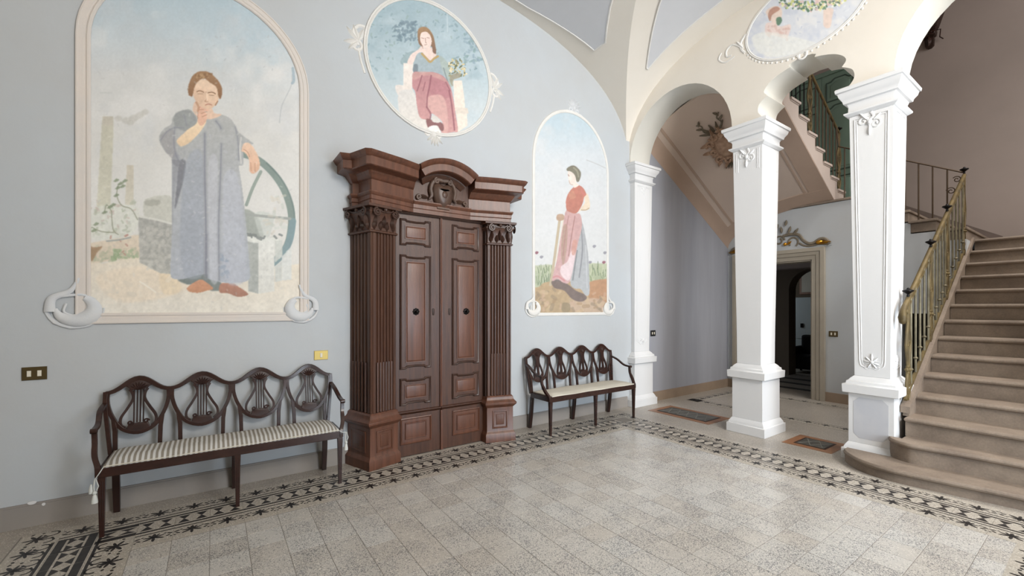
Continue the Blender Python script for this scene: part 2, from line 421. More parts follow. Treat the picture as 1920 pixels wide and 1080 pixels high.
for x, y in cv[300:]:
    rest.box(x - .0985, x + .0985, y - .0985, y + .0985, 0, .003)
if rest.v: tag(rest.build('tile_remainder', M_TERR, floor, 0), kind='stuff')

# patterned cement border: star tiles, hourglass tiles, scroll tiles
def ell(mb, cx, cy, a, b, ang, z, n=8):
    ca, sa = math.cos(ang), math.sin(ang)
    mb.cur = 1
    mb.add([(cx + a * math.cos(t) * ca - b * math.sin(t) * sa, cy + a * math.cos(t) * sa + b * math.sin(t) * ca, z) for t in [2 * PI * k / n for k in range(n)]], [tuple(range(n))])
    mb.cur = 0
def rect(mb, x0, x1, y0, y1, z=.0036):
    mb.cur = 1; mb.add([(x0, y0, z), (x1, y0, z), (x1, y1, z), (x0, y1, z)], [(0, 1, 2, 3)]); mb.cur = 0
def tri(mb, *p):
    mb.cur = 1; mb.add([(a, b, .0036) for a, b in p], [tuple(range(len(p)))]); mb.cur = 0
def slab():
    return MB().box(-.0992, .0992, -.0992, .0992, 0, .003)
def flower(mb, cx, cy, r, up=1):
    for a, l, w_ in ((90, 1.0, .30), (30, 1.05, .30), (150, 1.05, .30), (-15, .95, .26), (195, .95, .26), (-55, .85, .24), (235, .85, .24), (-90, .9, .34)):
        t = math.radians(a) * up
        ell(mb, cx + math.cos(t) * r * .48 * l, cy + math.sin(t) * r * .48 * l, r * .5 * l, r * w_ * .5, t, .0036)
# star tile: line side towards +y
b = slab(); rect(b, -.0992, .0992, .066, .078)
flower(b, 0, 0.0, .062, -1)
for sx in (-1, 1):
    ell(b, sx * .082, .018, .018, .008, math.radians(-30) * sx, .0036); ell(b, sx * .075, -.012, .016, .007, math.radians(40) * sx, .0036)
    ell(b, sx * .058, .030, .008, .006, 0, .0036); ell(b, sx * .090, -.032, .007, .007, 0, .0036)
star_me = b.mesh('border_tile', [M_BORD, M_BLACKT], 0)
b = slab()
rect(b, -.0992, .0992, -.093, -.073); rect(b, -.0992, .0992, .073, .093)
for cx in (-.05, .05):
    tri(b, (cx - .034, -.058), (cx + .034, -.058), (cx + .004, -.002), (cx - .004, -.002)); tri(b, (cx + .034, .058), (cx - .034, .058), (cx - .004, .002), (cx + .004, .002))
hour_me = b.mesh('border_tile', [M_BORD, M_BLACKT], 0)
# scroll tile: stem side towards +y
b = slab()
flower(b, .0, -.018, .066, -1)
def arcband(mb, cx, cy, r, w_, a0, a1, n=10):
    mb.cur = 1
    P = [math.radians(a0 + (a1 - a0) * k / n) for k in range(n + 1)]
    vs = [(cx + (r - w_ / 2) * math.cos(t), cy + (r - w_ / 2) * math.sin(t), .0036) for t in P] + [(cx + (r + w_ / 2) * math.cos(t), cy + (r + w_ / 2) * math.sin(t), .0036) for t in P]
    mb.add(vs, [(k, k + 1, n + 2 + k, n + 1 + k) for k in range(n)]); mb.cur = 0
arcband(b, -.050, .045, .034, .012, -80, 200); arcband(b, .050, .042, .030, .012, -20, 230); ell(b, .02, .06, .012, .007, .3, .0036)
ell(b, .085, -.045, .012, .008, .5, .0036); ell(b, -.085, -.05, .012, .008, -.5, .0036); ell(b, -.08, .0, .010, .008, 0, .0036)
scroll_me = b.mesh('border_tile', [M_BORD, M_BLACKT], 0)
# band tile of the wide strip: two bold bands and pairs of triangles, strip runs along x
b = slab()
for s_ in (-1, 1):
    rect(b, -.0992, .0992, *sorted((s_ * .052, s_ * .094)))
for cx in (-.05, .05):
    tri(b, (cx - .045, -.040), (cx + .045, -.040), (cx, .0)); tri(b, (cx + .045, .040), (cx - .045, .040), (cx, .0))
band_me = b.mesh('border_tile', [M_BORD, M_BLACKT], 0)
bt = 0
def put(me, x, y, rot):
    global bt
    if not vis(x, y, 110): return
    bt += 1
    o = bpy.data.objects.new('border_tile', me); COL.objects.link(o); o.parent = floor
    o.location = (x, y, 0.0004); o.rotation_euler = (0, 0, rot)
H = PI / 2
for i in range(26):                                    # along the fresco wall
    x = -0.32 + 0.2 * i
    if x < 4.2: put(star_me, x, 3.61, 0)
    if x < 4.4: put(hour_me, x, 3.81, 0)
    if x < 4.7: put(star_me, x, 4.01, PI)
for j in range(18):                                    # along the arcade
    y = 3.41 - 0.2 * j
    if y > 0.39: put(star_me, 4.28, y, -H)
    put(hour_me, 4.48, y, H); put(star_me, 4.68, y, H)
put(hour_me, 4.48, 3.61, H)
put(star_me, 4.68, 3.61, H); put(star_me, 4.68, 3.81, H); put(star_me, 4.28, 3.61, -H)
for j in range(18):                                    # wide strip crossing the hall on the left
    y = 3.81 - 0.2 * j
    put(scroll_me, -0.52, y if j else 3.61, H) if j else None
    put(band_me, -0.72, y, H); put(scroll_me, -0.92, y, -H)
put(scroll_me, -0.92, 4.01, -H); put(star_me, -0.72, 4.01, PI); put(star_me, -0.52, 4.01, PI); put(band_me, -0.52, 3.81, 0)
for i in range(6):                                     # strip on the near right
    put(scroll_me, 4.28 - 0.2 * i, 0.28 if i else 0.21, PI)
def thin_bands(mb):
    for x0, x1 in ((-.845, -.829), (-.611, -.595)): mb.box(x0, x1, 0.2, 3.9, 0, .0040)
    return mb
def top_cell(mb):
    for y0, y1 in ((3.888, 3.905), (3.715, 3.732)): mb.box(-.80, -.64, y0, y1, 0, .0042)
    return thin_bands(mb)
top_cell(MB()).build('border_band', M_BLACKT, floor, 0)
for j in range(13):                                    # rows in the passage behind the arcade
    put(star_me, 6.38, 1.55 + 0.2 * j, -H)
for i in range(8): put(star_me, 6.4 + 0.2 * i, 3.95, 0)
for j in range(9): put(star_me, 7.75, 2.1 + 0.2 * j, H)

# --- wall_left: the frescoed wall, running on behind the arcade
mb = MB(); mb.prism([(-3.6, 0), (5.45, 0), (5.45, 5.7), (-3.6, 5.7)], PA, 0.0, -0.3)
tag(mb.build('wall_left', M_WALL, smooth=0), kind='structure')
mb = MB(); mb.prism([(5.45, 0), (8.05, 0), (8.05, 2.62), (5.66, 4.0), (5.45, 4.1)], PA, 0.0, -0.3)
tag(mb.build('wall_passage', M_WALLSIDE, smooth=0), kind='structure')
mb = MB(); mb.prism([(5.45, 4.1), (5.66, 4.0), (8.05, 2.62), (9.9, 2.62), (9.9, 8.0), (5.45, 8.0)], PA, 0.0, -0.3)
tag(mb.build('wall_stair', M_FARW, smooth=0), kind='structure')
def skirting(name, segs, m, fn):
    mb = MB()
    for u0, u1, h in segs:
        mb.prism([(u0, 0), (u1, 0), (u1, h - .012), (u0, h - .012)], fn, 0, .018)
        mb.prism([(u0, h - .012), (u1, h - .012), (u1, h), (u0, h)], fn, 0, .012)
    return tag(mb.build(name, m, smooth=0), kind='structure')
skirting('baseboard_left', [(-3.6, 1.06, .157), (2.90, 5.14, .157)], M_BASE, PA)
skirting('baseboard_passage', [(5.68, 8.05, .15)], M_BASEW, PA)

# --- wall_right: arcade wall with two round arches and the scalloped middle arch
def arch_round(c, hw, z0, rise, n=24):
    return [(c + hw * math.cos(PI * k / n), z0 + rise * math.sin(PI * k / n)) for k in range(n + 1)]
half = smooth_pts([(2.37, 3.70), (2.425, 3.78), (2.41, 3.87), (2.325, 3.932)], 4) + \
    smooth_pts([(2.328, 3.938), (2.360, 3.985), (2.33, 4.045), (2.25, 4.10), (2.15, 4.135), (2.09, 4.148)], 3) + \
    [(2.085, 4.152), (2.10, 4.175), (2.06, 4.195)] + [(1.97, 4.205)]
mid = half[:-1] + [(1.97, 4.205)] + [(3.94 - a, b_) for a, b_ in reversed(half[:-1])]
a1 = arch_round(3.51, .78, 3.70, .82)[::-1]           # from y=2.73 up to 4.29
outline = [(4.30, 3.70)]
outline = [(4.30, 5.7), (4.30, 3.70)] + arch_round(3.51, .78, 3.70, .82)[0:] + mid + arch_round(.43, .78, 3.70, .82) + \
    [(-.37, 3.70), (-.37, 0), (-3.2, 0), (-3.2, 5.7)]
mb = MB(); mb.prism(outline, PB, 0.0, -0.46)
arc = mb
me = arc.mesh('wall_right', [M_TAN, M_SOFFIT], 30)
me.materials.clear(); me.materials.append(M_CREAM); me.materials.append(M_SOFFIT)
for p in me.polygons:
    p.material_index = 0 if abs(p.normal.x) > 0.9 else 1
o = bpy.data.objects.new('wall_right', me); COL.objects.link(o); tag(o, kind='structure')
# impost blocks on the capitals
imp = MB()
for cy, hy in ((2.553, .165), (1.387, .155), (4.27, .03)):
    imp.box(5.225, 5.63, cy - hy, cy + hy, 3.682, 3.70)

# --- vault
def solve(fn, z, lo, hi):
    for _ in range(40):
        m_ = (lo + hi) / 2
        if fn(m_) > z: lo = m_
        else: hi = m_
    return (lo + hi) / 2
vm = MB()
XN, YN = 48, 12
def cellA(sy):
    loops = []
    xs = [1.98 + 3.24 * math.sin(-PI / 2 + PI * i / XN) for i in range(XN + 1)]
    for x in xs:
        z = zA(x)
        yg = 1.97 if z >= zB(1.97) else solve(zB, z, 1.97, 4.34)
        loops.append([(x, (1.97 + sy * (yg - 1.97 + (2.36 - (yg - 1.97)) * k / YN)), z) for k in range(YN + 1)])
    vm.loft(loops, closed=False, caps=False)
def cellB(sx):
    loops = []
    ys = [1.97 + 2.37 * math.sin(-PI / 2 + PI * i / XN) for i in range(XN + 1)]
    for y in ys:
        z = zB(y)
        xg = solve(zA, z, 1.98, 5.18)
        loops.append([(1.98 + sx * (xg - 1.98 + (3.24 - (xg - 1.98)) * k / YN), y, z) for k in range(YN + 1)])
    vm.loft(loops, closed=False, caps=False)
for s_ in (1, -1): cellA(s_); cellB(s_)
tag(vm.build('ceiling', M_CREAM, smooth=25), kind='structure')
# painted grey compartments, standing a hair proud with a rounded plaster edge
def field(pf, m):
    """pf(s,t)->(x,y,z) on the vault; drops 8 mm into the room"""
    ns, ntt = 16, 8
    lo = []
    for i in range(ns + 1):
        lo.append([pf(i / ns, k / ntt) for k in range(ntt + 1)])
    mb = MB()
    mb.loft([[(a, b_, c - .012) for a, b_, c in l] for l in lo], closed=False, caps=False)
    ed = [lo[0][k] for k in range(ntt + 1)] + [lo[i][ntt] for i in range(1, ns + 1)] + [lo[ns][k] for k in range(ntt - 1, -1, -1)] + [lo[i][0] for i in range(ns - 1, 0, -1)]
    mb2 = MB(); mb2.tube([(a, b_, c - .006) for a, b_, c in ed], .013, 6, ring=True, caps=False)
    return mb, mb2
def fA(s_, t):
    x = 1.0 + (4.13 - 1.0) * (s_ ** 0.8)
    z = zA(x)
    yg = 1.97 if z >= zB(1.97) else solve(zB, z, 1.97, 4.34)
    y1 = 4.3 - (.14 + .16 * min(1, max(0, (x - 3.1) / 1.0)))
    y0 = min(yg + .42 * (1.0 - .0 * s_), y1 - .002)
    return (x, y0 + (y1 - y0) * t, z)
def fB(s_, t):
    y = 1.3 + (3.70 - 1.3) * (s_ ** 0.8)
    z = zB(y)
    xg = solve(zA, z, 1.98, 5.18)
    x1 = 5.2 - .34
    x0 = min(xg + .38, x1 - .002)
    return (x0 + (x1 - x0) * t, y, z)
for k, fn_ in enumerate((fA, fB)):
    p, e = field(fn_, None)
    tag(p.build('ceiling_field', M_FIELD, smooth=40), kind='structure')
    tag(e.build('trim_%d' % (k + 1), M_STUCCO, smooth=40), kind='structure')

# --- rest of the enclosing shell, outside the picture
def wallbox(name, m, *boxes):
    mb = MB()
    for b_ in boxes: mb.box(*b_)
    return tag(mb.build(name, m, smooth=0), kind='structure')
wallbox('ceiling_rear', M_CREAM, (-3.6, 5.2, -3.2, -.42, 5.3, 5.5), (-3.6, -1.25, -.42, 4.3, 5.3, 5.5), (-1.25, 5.2, -.42, 4.3, 5.32, 5.5))
wallbox('wall_front', M_CREAM, (-3.6, 1.9, -3.2, -3.0, 0, 5.5), (5.2, 9.9, -3.2, -3.0, 0, 8), (1.9, 5.2, -3.2, -3.0, 2.8, 3.7), (1.9, 5.2, -3.2, -3.0, 5.0, 5.5))
wallbox('wall_side', M_CREAM, (-3.8, -3.6, -3.2, 4.6, 0, 5.5))
wallbox('ceiling_stair', M_FARW, (5.66, 9.9, -3.2, 4.6, 7.6, 7.8))
wallbox('wall_above_arcade', M_FARW, (5.0, 5.66, -3.2, 4.6, 5.7, 7.8))

# --- wall_back: wall with the overdoor, topped by the second flight
DY0, DY1, DZ = 2.905, 4.0, 2.29
top = [(4.3, 3.05), (2.4, 3.05), (2.26, 3.05)]
prof = [(4.3, 0), (DY1, 0), (DY1, DZ), (DY0, DZ), (DY0, 0), (1.80, 0), (1.80, 1.42), (1.45, 1.42), (1.45, 0), (1.16, 0), (1.16, 2.40), (1.42, 2.40), (1.42, 2.54), (1.70, 2.54), (1.70, 2.70), (1.98, 2.70),
        (1.98, 2.86), (2.26, 2.86), (2.26, 3.17), (4.3, 3.17)]
mb = MB(); mb.prism(prof, PC, 0.0, -0.28)
tag(mb.build('wall_back', M_WALL, smooth=0), kind='structure')
mb = MB()
for y0, y1 in ((4.08, 4.3), (1.80, 2.72)):
    mb.prism([(y0, 0), (y1, 0), (y1, .15), (y0, .15)], PC, 0, .018)
tag(mb.build('baseboard_back', M_BASEW, smooth=0), kind='structure')
# --- wall_far: tall stair wall
mb = MB(); mb.box(9.6, 9.9, -3.2, 4.6, 2.3, 8.0)
tag(mb.build('wall_far', M_FARW, smooth=0), kind='structure')
# --- hall seen through the door
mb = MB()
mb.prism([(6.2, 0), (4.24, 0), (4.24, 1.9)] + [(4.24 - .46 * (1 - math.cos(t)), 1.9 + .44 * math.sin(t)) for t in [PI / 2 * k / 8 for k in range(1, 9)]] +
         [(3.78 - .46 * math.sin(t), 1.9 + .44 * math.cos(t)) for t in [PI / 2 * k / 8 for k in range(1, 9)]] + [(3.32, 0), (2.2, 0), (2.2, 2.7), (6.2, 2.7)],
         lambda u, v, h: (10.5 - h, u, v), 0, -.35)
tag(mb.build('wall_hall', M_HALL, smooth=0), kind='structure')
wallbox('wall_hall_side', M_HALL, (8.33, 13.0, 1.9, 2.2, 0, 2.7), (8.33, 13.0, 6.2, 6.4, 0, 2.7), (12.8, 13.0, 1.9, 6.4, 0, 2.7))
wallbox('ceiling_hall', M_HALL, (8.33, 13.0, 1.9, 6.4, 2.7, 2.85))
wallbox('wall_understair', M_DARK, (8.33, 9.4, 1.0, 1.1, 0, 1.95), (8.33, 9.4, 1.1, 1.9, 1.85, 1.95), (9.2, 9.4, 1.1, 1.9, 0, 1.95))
mb = MB()
for x0 in (8.75, 9.35, 9.95): mb.box(x0, x0 + .16, 2.2, 6.2, .001, .004)
mb.box(8.4, 10.5, 4.5, 4.6, .001, .004)
mb.build('border_band', M_BLACKT, floor, 0)
# ================================================================== PILLARS
def ring4(cx, cy, hx, hy, z, dy=0):
    return [(cx - hx, cy - hy, z), (cx + hx, cy - hy, z), (cx + hx, cy + hy, z), (cx - hx, cy + hy, z)]
def stackbox(mb, cx, cy, R, dx=0, dy=0):
    mb.loft([ring4(cx, cy, hx, hy, z) for z, hx, hy in R]); return mb
PBASE = [(0, .268, .222), (.105, .268, .222), (.108, .252, .206), (.125, .25, .204), (.15, .236, .19), (.17, .222, .178)]
PPED = [(.17, .218, .176), (.652, .218, .176)]
PCAP = [(.652, .226, .184), (.66, .258, .216), (.742, .262, .22), (.748, .236, .194), (.775, .232, .19), (.782, .214, .176), (.80, .205, .166), (.825, .178, .142)]
PSH = [(.825, .176, .140), (1.2, .178, .143), (3.40, .207, .172)]
PCAPITAL = [(3.40, .207, .172), (3.405, .216, .182), (3.425, .243, .208), (3.44, .246, .211), (3.448, .214, .18), (3.50, .212, .178), (3.53, .222, .188),
            (3.535, .246, .210), (3.56, .252, .216), (3.575, .262, .224), (3.60, .284, .238), (3.635, .296, .246), (3.64, .312, .258), (3.668, .318, .262), (3.68, .31, .256)]
def half_at(z, k):
    return .178 + (.207 - .178) * (z - 1.2) / 2.2 if k == 'x' else .143 + (.172 - .143) * (z - 1.2) / 2.2
def moulding_rect(mb, fn, u0a, u1a, z0, u0b, u1b, z1, w_=.008, h=.010, arch=0):
    """a raised bead following a tapering panel outline"""
    pts = [(u0a, z0), (u1a, z0), (u1b, z1), (u0b, z1)]
    for k in range(4):
        a, b_ = pts[k], pts[(k + 1) % 4]
        mb.tube([fn(*a, 0), fn(*b_, 0)], w_, 6)
def shell_orn(mb, fn, c, s_=1.0):
    for a in (-60, -25, 10, 45, 90, 135, 170, 205, 240):
        if a in (90,): L = .075
        else: L = .06
        leaf(mb, fn, c, math.radians(a), L * s_, .022 * s_, .014 * s_)
    for sg in (-1, 1):
        relief(mb, fn, spiral((c[0] + sg * .035 * s_, c[1] - .045 * s_), .030 * s_, PI / 2, 1.3, 14, .8, sg), .007 * s_)
    blob(mb, fn, c, .018 * s_, .018 * s_, .018 * s_)
def cart_orn(mb, fn, c, s_=1.0):
    """acanthus scroll cartouche at the top of a shaft panel"""
    relief(mb, fn, spiral((c[0] - .040 * s_, c[1] - .02 * s_), .040 * s_, PI * .4, 1.4, 16, .8, 1), .010 * s_)
    relief(mb, fn, spiral((c[0] + .045 * s_, c[1] + .02 * s_), .038 * s_, PI * 1.1, 1.3, 16, .8, -1), .010 * s_)
    relief(mb, fn, smooth_pts([(c[0] - .01 * s_, c[1] + .085 * s_), (c[0] - .025 * s_, c[1] + .045 * s_), (c[0] + .005 * s_, c[1] + .01 * s_), (c[0] - .01 * s_, c[1] - .05 * s_)], 5), .011 * s_)
    leaf(mb, fn, (c[0] + .0, c[1] - .03 * s_), -PI / 2, .075 * s_, .03 * s_, .016 * s_, .02)
    leaf(mb, fn, (c[0] + .02 * s_, c[1] + .03 * s_), PI * .3, .08 * s_, .03 * s_, .016 * s_, .02)
    leaf(mb, fn, (c[0] - .03 * s_, c[1] + .02 * s_), PI * .8, .06 * s_, .025 * s_, .014 * s_, -.01)
    blob(mb, fn, (c[0], c[1]), .02 * s_, .022 * s_, .02 * s_)
M_PEDG = mat('pedestal_panel_grey', (186, 188, 194), 0.8, var=0.6, vscale=5, col2=(198, 198, 200))
def pillar(cy, label, rich):
    cx = 5.42
    t = thing('pillar', label, 'pillar', (cx, cy, 0), group='white stuccoed pillars of the arcade')
    stackbox(MB(), cx, cy, PBASE).build('base', M_WHITE, t, 30, .003)
    ped = stackbox(MB(), cx, cy, PPED).build('pedestal', M_WHITE, t, 0, .003)
    stackbox(MB(), cx, cy, PCAP).build('pedestal_cap', M_WHITE, t, 30, .003)
    sh = stackbox(MB(), cx, cy, PSH).build('shaft', M_WHITE, t, 0, .004)
    stackbox(MB(), cx, cy, PCAPITAL).build('capital', M_WHITE, t, 30, .002)
    # front face (towards the hall) and side face (towards the stair)
    def ff(u, z, h): return (cx - half_at(z, 'x') - h, cy + u, z)
    def fs(u, z, h): return (cx + u, cy - half_at(z, 'y') - h, z)
    jobs = [(cart_orn, ff, (0.01, 3.30), 1.15), (cart_orn, fs, (0.0, 3.29), .8)]
    if rich: jobs += [(shell_orn, ff, (0.0, .97), 1.1), (shell_orn, fs, (0.0, .98), .8)]
    for fo_, f_, c_, k_ in jobs:
        orn = MB(); fo_(orn, f_, c_, k_); orn.build('ornament', M_WHITE, t, 50)
    mo = MB()
    if rich:
        for i, w_ in ((0.0, .0065), (.017, .0045)):
            for fn, hh in ((ff, 'y'), (fs, 'x')):
                a = half_at(.95, hh) - .042 - i; c_ = half_at(3.36, hh) - .042 - i
                P = [(-a, .98 + i), (-c_, 3.36 - i), (c_, 3.36 - i), (a, .98 + i)]
                P = P + smooth_pts([(a, .98 + i), (a - .012, .93 + i), (a * .4, .915 + i), (-a * .4, .915 + i), (-a + .012, .93 + i), (-a, .98 + i)], 4)[1:]
                mo.tube([fn(u, v, 0) for u, v in P], w_, 6)
    else:
        for fn, hh in ((ff, 'y'), (fs, 'x')):
            for sg in (-1, 1):
                for i in (0, .018):
                    a = half_at(3.37, hh) - .04 - i; b_ = half_at(3.15, hh) - .04 - i
                    mo.tube([fn(sg * a, 3.37, 0), fn(sg * b_, 3.14 + (.5 if fn is fs else 0) * 0, 0)], .0045, 6)
    mo.build('panel_moulding', M_WHITE, t, 40)
    if rich:
        # octagonal grey field on the pedestal
        a, b_ = .135, .20; c_ = .045
        P = [(-a + c_, .42 - b_), (a - c_, .42 - b_), (a, .42 - b_ + c_), (a, .42 + b_ - c_), (a - c_, .42 + b_), (-a + c_, .42 + b_), (-a, .42 + b_ - c_), (-a, .42 - b_ + c_)]
        fm = MB(); fm.stack(P, lambda u, z, h: (cx - .218 - h, cy + u, z), [(0, -.002), (0, .0015)])
        fm.build('panel', M_PEDG, t, 0)
    return t
pillar(2.553, 'white tapering pillar with plain shaft, standing between the two floor inlays', False)
pillar(1.387, 'white pillar with beaded panels and scrollwork, its foot wrapped by the lowest stair step', True)
# engaged pilaster against the frescoed wall
t = thing('pilaster', 'slim white half pillar against the frescoed wall beside the cream seated bench', 'pilaster', (5.41, 4.25, 0))
def pst(R, k=.0):
    m_ = MB()
    m_.loft([[(5.42 - hx * 1.0, 4.2985, z), (5.42 - hx, 4.3 - (hy - .08), z), (5.42 + hx, 4.3 - (hy - .08), z), (5.42 + hx, 4.2985, z)] for z, hx, hy in R]); return m_
pst(PBASE).build('base', M_WHITE, t, 30, .003); pst(PPED).build('pedestal', M_WHITE, t, 0, .003)
pst(PCAP).build('pedestal_cap', M_WHITE, t, 30, .002); pst(PSH).build('shaft', M_WHITE, t, 0, .003); pst(PCAPITAL).build('capital', M_WHITE, t, 30, .002)
def fp(u, z, h): return (5.42 + u, 4.38 - half_at(z, 'y') - h, z)
mo = MB()
for i, w_ in ((0, .006), (.016, .0045)):
    a, c_ = .135 - i, .158 - i
    P = [(-a, 1.0 + i), (-c_, 3.36 - i), (c_, 3.36 - i), (a, 1.0 + i), (a * .4, .95 + i), (-a * .4, .95 + i), (-a, 1.0 + i)]
    mo.tube([fp(u, v, 0) for u, v in P], w_, 6)
mo.build('panel_moulding', M_WHITE, t, 40)
orn = MB(); shell_orn(orn, fp, (0, .99), .9); orn.build('ornament', M_WHITE, t, 50)
orn = MB(); cart_orn(orn, fp, (0, 3.30), .7); orn.build('ornament', M_WHITE, t, 50)
# upper wall face: cream impost strip
tag(imp.build('trim_3', M_TAN, smooth=0), kind='structure')

# ================================================================== CARVED DOOR
D = thing('door_1', 'tall carved walnut double door with splayed fluted pilasters and arched cornice', None, (1.98, 4.13, 0), kind='structure')
CXD = 1.978
M_WOODM = mat('walnut_moulding', (66, 44, 35), 0.35, var=0.8, vscale=4, col2=(50, 34, 28), stretch=(6, 6, 1), spec=0.4)
def mir(p): return (2 * CXD - p[0],) + tuple(p[1:])
FACE = [(1.088, 4.2985), (1.188, 3.972), (1.452, 4.048), (1.452, 4.2985)]
def XY(u, v, h): return (u, v, h)
def wood_stack(name, rings, m, parent, poly=FACE, both=True, sm=30, bev=.002):
    for sg in (0, 1):
        mb = MB(); P = poly if not sg else [mir(p) for p in poly]
        mb.loft([[(u, min(v, 4.2985), z) for u, v in offset(P, d)] for d, z in rings])
        mb.build(name, m, parent[sg] if isinstance(parent, tuple) else parent, sm, bev)
PIL = []
for sg in (0, 1):
    q = bpy.data.objects.new('pilaster', None); COL.objects.link(q); q.parent = D
    q.location = ((1.3 if not sg else 2 * CXD - 1.3) - 1.98, -.06, 0); PIL.append(q)
PIL = tuple(PIL)
wood_stack('pedestal', [(.042, 0), (.042, .085), (.034, .10), (.022, .115), (.018, .125), (.018, .385), (.026, .392), (.036, .405), (.05, .42), (.052, .44), (.040, .452), (.03, .462), (.022, .475), (.018, .50), (.004, .515)], M_WOODR, PIL)
wood_stack('capital', [(.006, 2.20), (.016, 2.205), (.018, 2.218), (.004, 2.226), (.002, 2.30), (.012, 2.36), (.03, 2.39), (.03, 2.40), (.008, 2.405), (.01, 2.43), (.05, 2.435), (.052, 2.458), (.03, 2.465)], M_WOOD, PIL)
# fluted shaft: outline in plan with flutes on the side return and on the splay
def fluted(p, q, n, dpt=.018, mar=.022):
    """points from p to q with n hollow flutes"""
    L = math.hypot(q[0] - p[0], q[1] - p[1]); ux, uy = (q[0] - p[0]) / L, (q[1] - p[1]) / L
    nx, ny = uy, -ux; out = [p]
    w_ = (L - 2 * mar) / n
    for i in range(n):
        s0 = mar + i * w_ + w_ * .14; s1 = mar + (i + 1) * w_ - w_ * .14
        for k in range(5):
            t = k / 4; s = s0 + (s1 - s0) * t; d = -dpt * math.sin(PI * t)
            out.append((p[0] + ux * s + nx * d, p[1] + uy * s + ny * d))
    out.append(q); return out
for sg in (0, 1):
    a, b_, c_, d_ = FACE
    # small roll at the near corner
    c1 = (b_[0] - .004, b_[1] + .028); c2 = (b_[0] + .027, b_[1] + .008)
    L1 = fluted(a, c1, 5); L2 = fluted(c2, c_, 6)
    def outl(k): return [a, c1, c2, c_, d_] if k == 0 else L1 + L2 + [d_]
    P = L1 + L2 + [d_]
    if sg: P = [mir(p) for p in P]
    mb = MB(); mb.loft([[(u, v, z) for u, v in P] for z in (.515, 2.20)]); mb.build('fluted_shaft', M_WOOD, PIL[sg], 20)
    # cabled lower flutes and corner bead
    mb = MB()
    bead = [(b_[0] + .008, b_[1] + .012)]
    for u, v in bead:
        u = u if not sg else 2 * CXD - u
        mb.tube([(u, v, 0.0), (u, v, 2.2)], .012, 8)
    for (p, q, n) in ((a, c1, 5), (c2, c_, 6)):
        L = math.hypot(q[0] - p[0], q[1] - p[1])
        for i in range(n):
            s = (.03 + (L - .06) * (i + .5) / n) / L
            u, v = p[0] + (q[0] - p[0]) * s, p[1] + (q[1] - p[1]) * s
            u = u if not sg else 2 * CXD - u
            mb.tube([(u, v + .006, .52), (u, v + .006, .985)], .0105, 6)
    mb.build('cabling', M_WOOD, PIL[sg], 40)
    # carved capital: leaves, volutes; raised pedestal panel
    def fr(p, q):
        L = math.hypot(q[0] - p[0], q[1] - p[1]); ux, uy = (q[0] - p[0]) / L, (q[1] - p[1]) / L; nx, ny = uy, -ux
        def fn(u, z, h, off=0.006):
            x = p[0] + ux * u + nx * (h + off); y = p[1] + uy * u + ny * (h + off)
            return ((x if not sg else 2 * CXD - x), y, z)
        return fn, L
    cb = MB(); pb = MB()
    for (p, q) in ((a, b_), (b_, c_)):
        fn, L = fr(p, q)
        for row, z0, LL in ((0, 2.23, .10), (1, 2.255, .14)):
            for i in range(4 if row == 0 else 3):
                u = L * (i + .5) / (4 if row == 0 else 3)
                leaf(cb, fn, (u, z0), PI / 2, LL * .85, .05, .022 + .01 * row)
        for sgn, u in ((1, .03), (-1, L - .03)):
            relief(cb, fn, spiral((u + sgn * .010, 2.388), .040, PI / 2, 1.7, 20, .82, sgn), .010, .045)
            blob(cb, lambda x, y, h, fn=fn: fn(x, y, h + .03), (u + sgn * .012, 2.392), .012, .012, .012)
        relief(cb, fn, smooth_pts([(.05, 2.425), (L * .3, 2.405), (L * .5, 2.40), (L * .7, 2.405), (L - .05, 2.425)], 3), .008, .03)
        blob(cb, lambda x, y, h, fn=fn: fn(x, y, h + .03), (L / 2, 2.42), .022, .025, .02)
        # pedestal panel
        Pp = [(.05, .15), (L - .05, .15), (L - .05, .35), (.05, .35)]
        pb.stack(Pp, lambda u, z, h, fn=fn: fn(u, z, h, .0165), [(0, 0), (0, .008), (-.012, .010), (-.018, .001), (-.04, .001), (-.045, .006), (-.05, .007)])
    cb.build('carving', M_WOODM, PIL[sg], 50)
    pb.build('panel', M_WOODR, PIL[sg], 30)

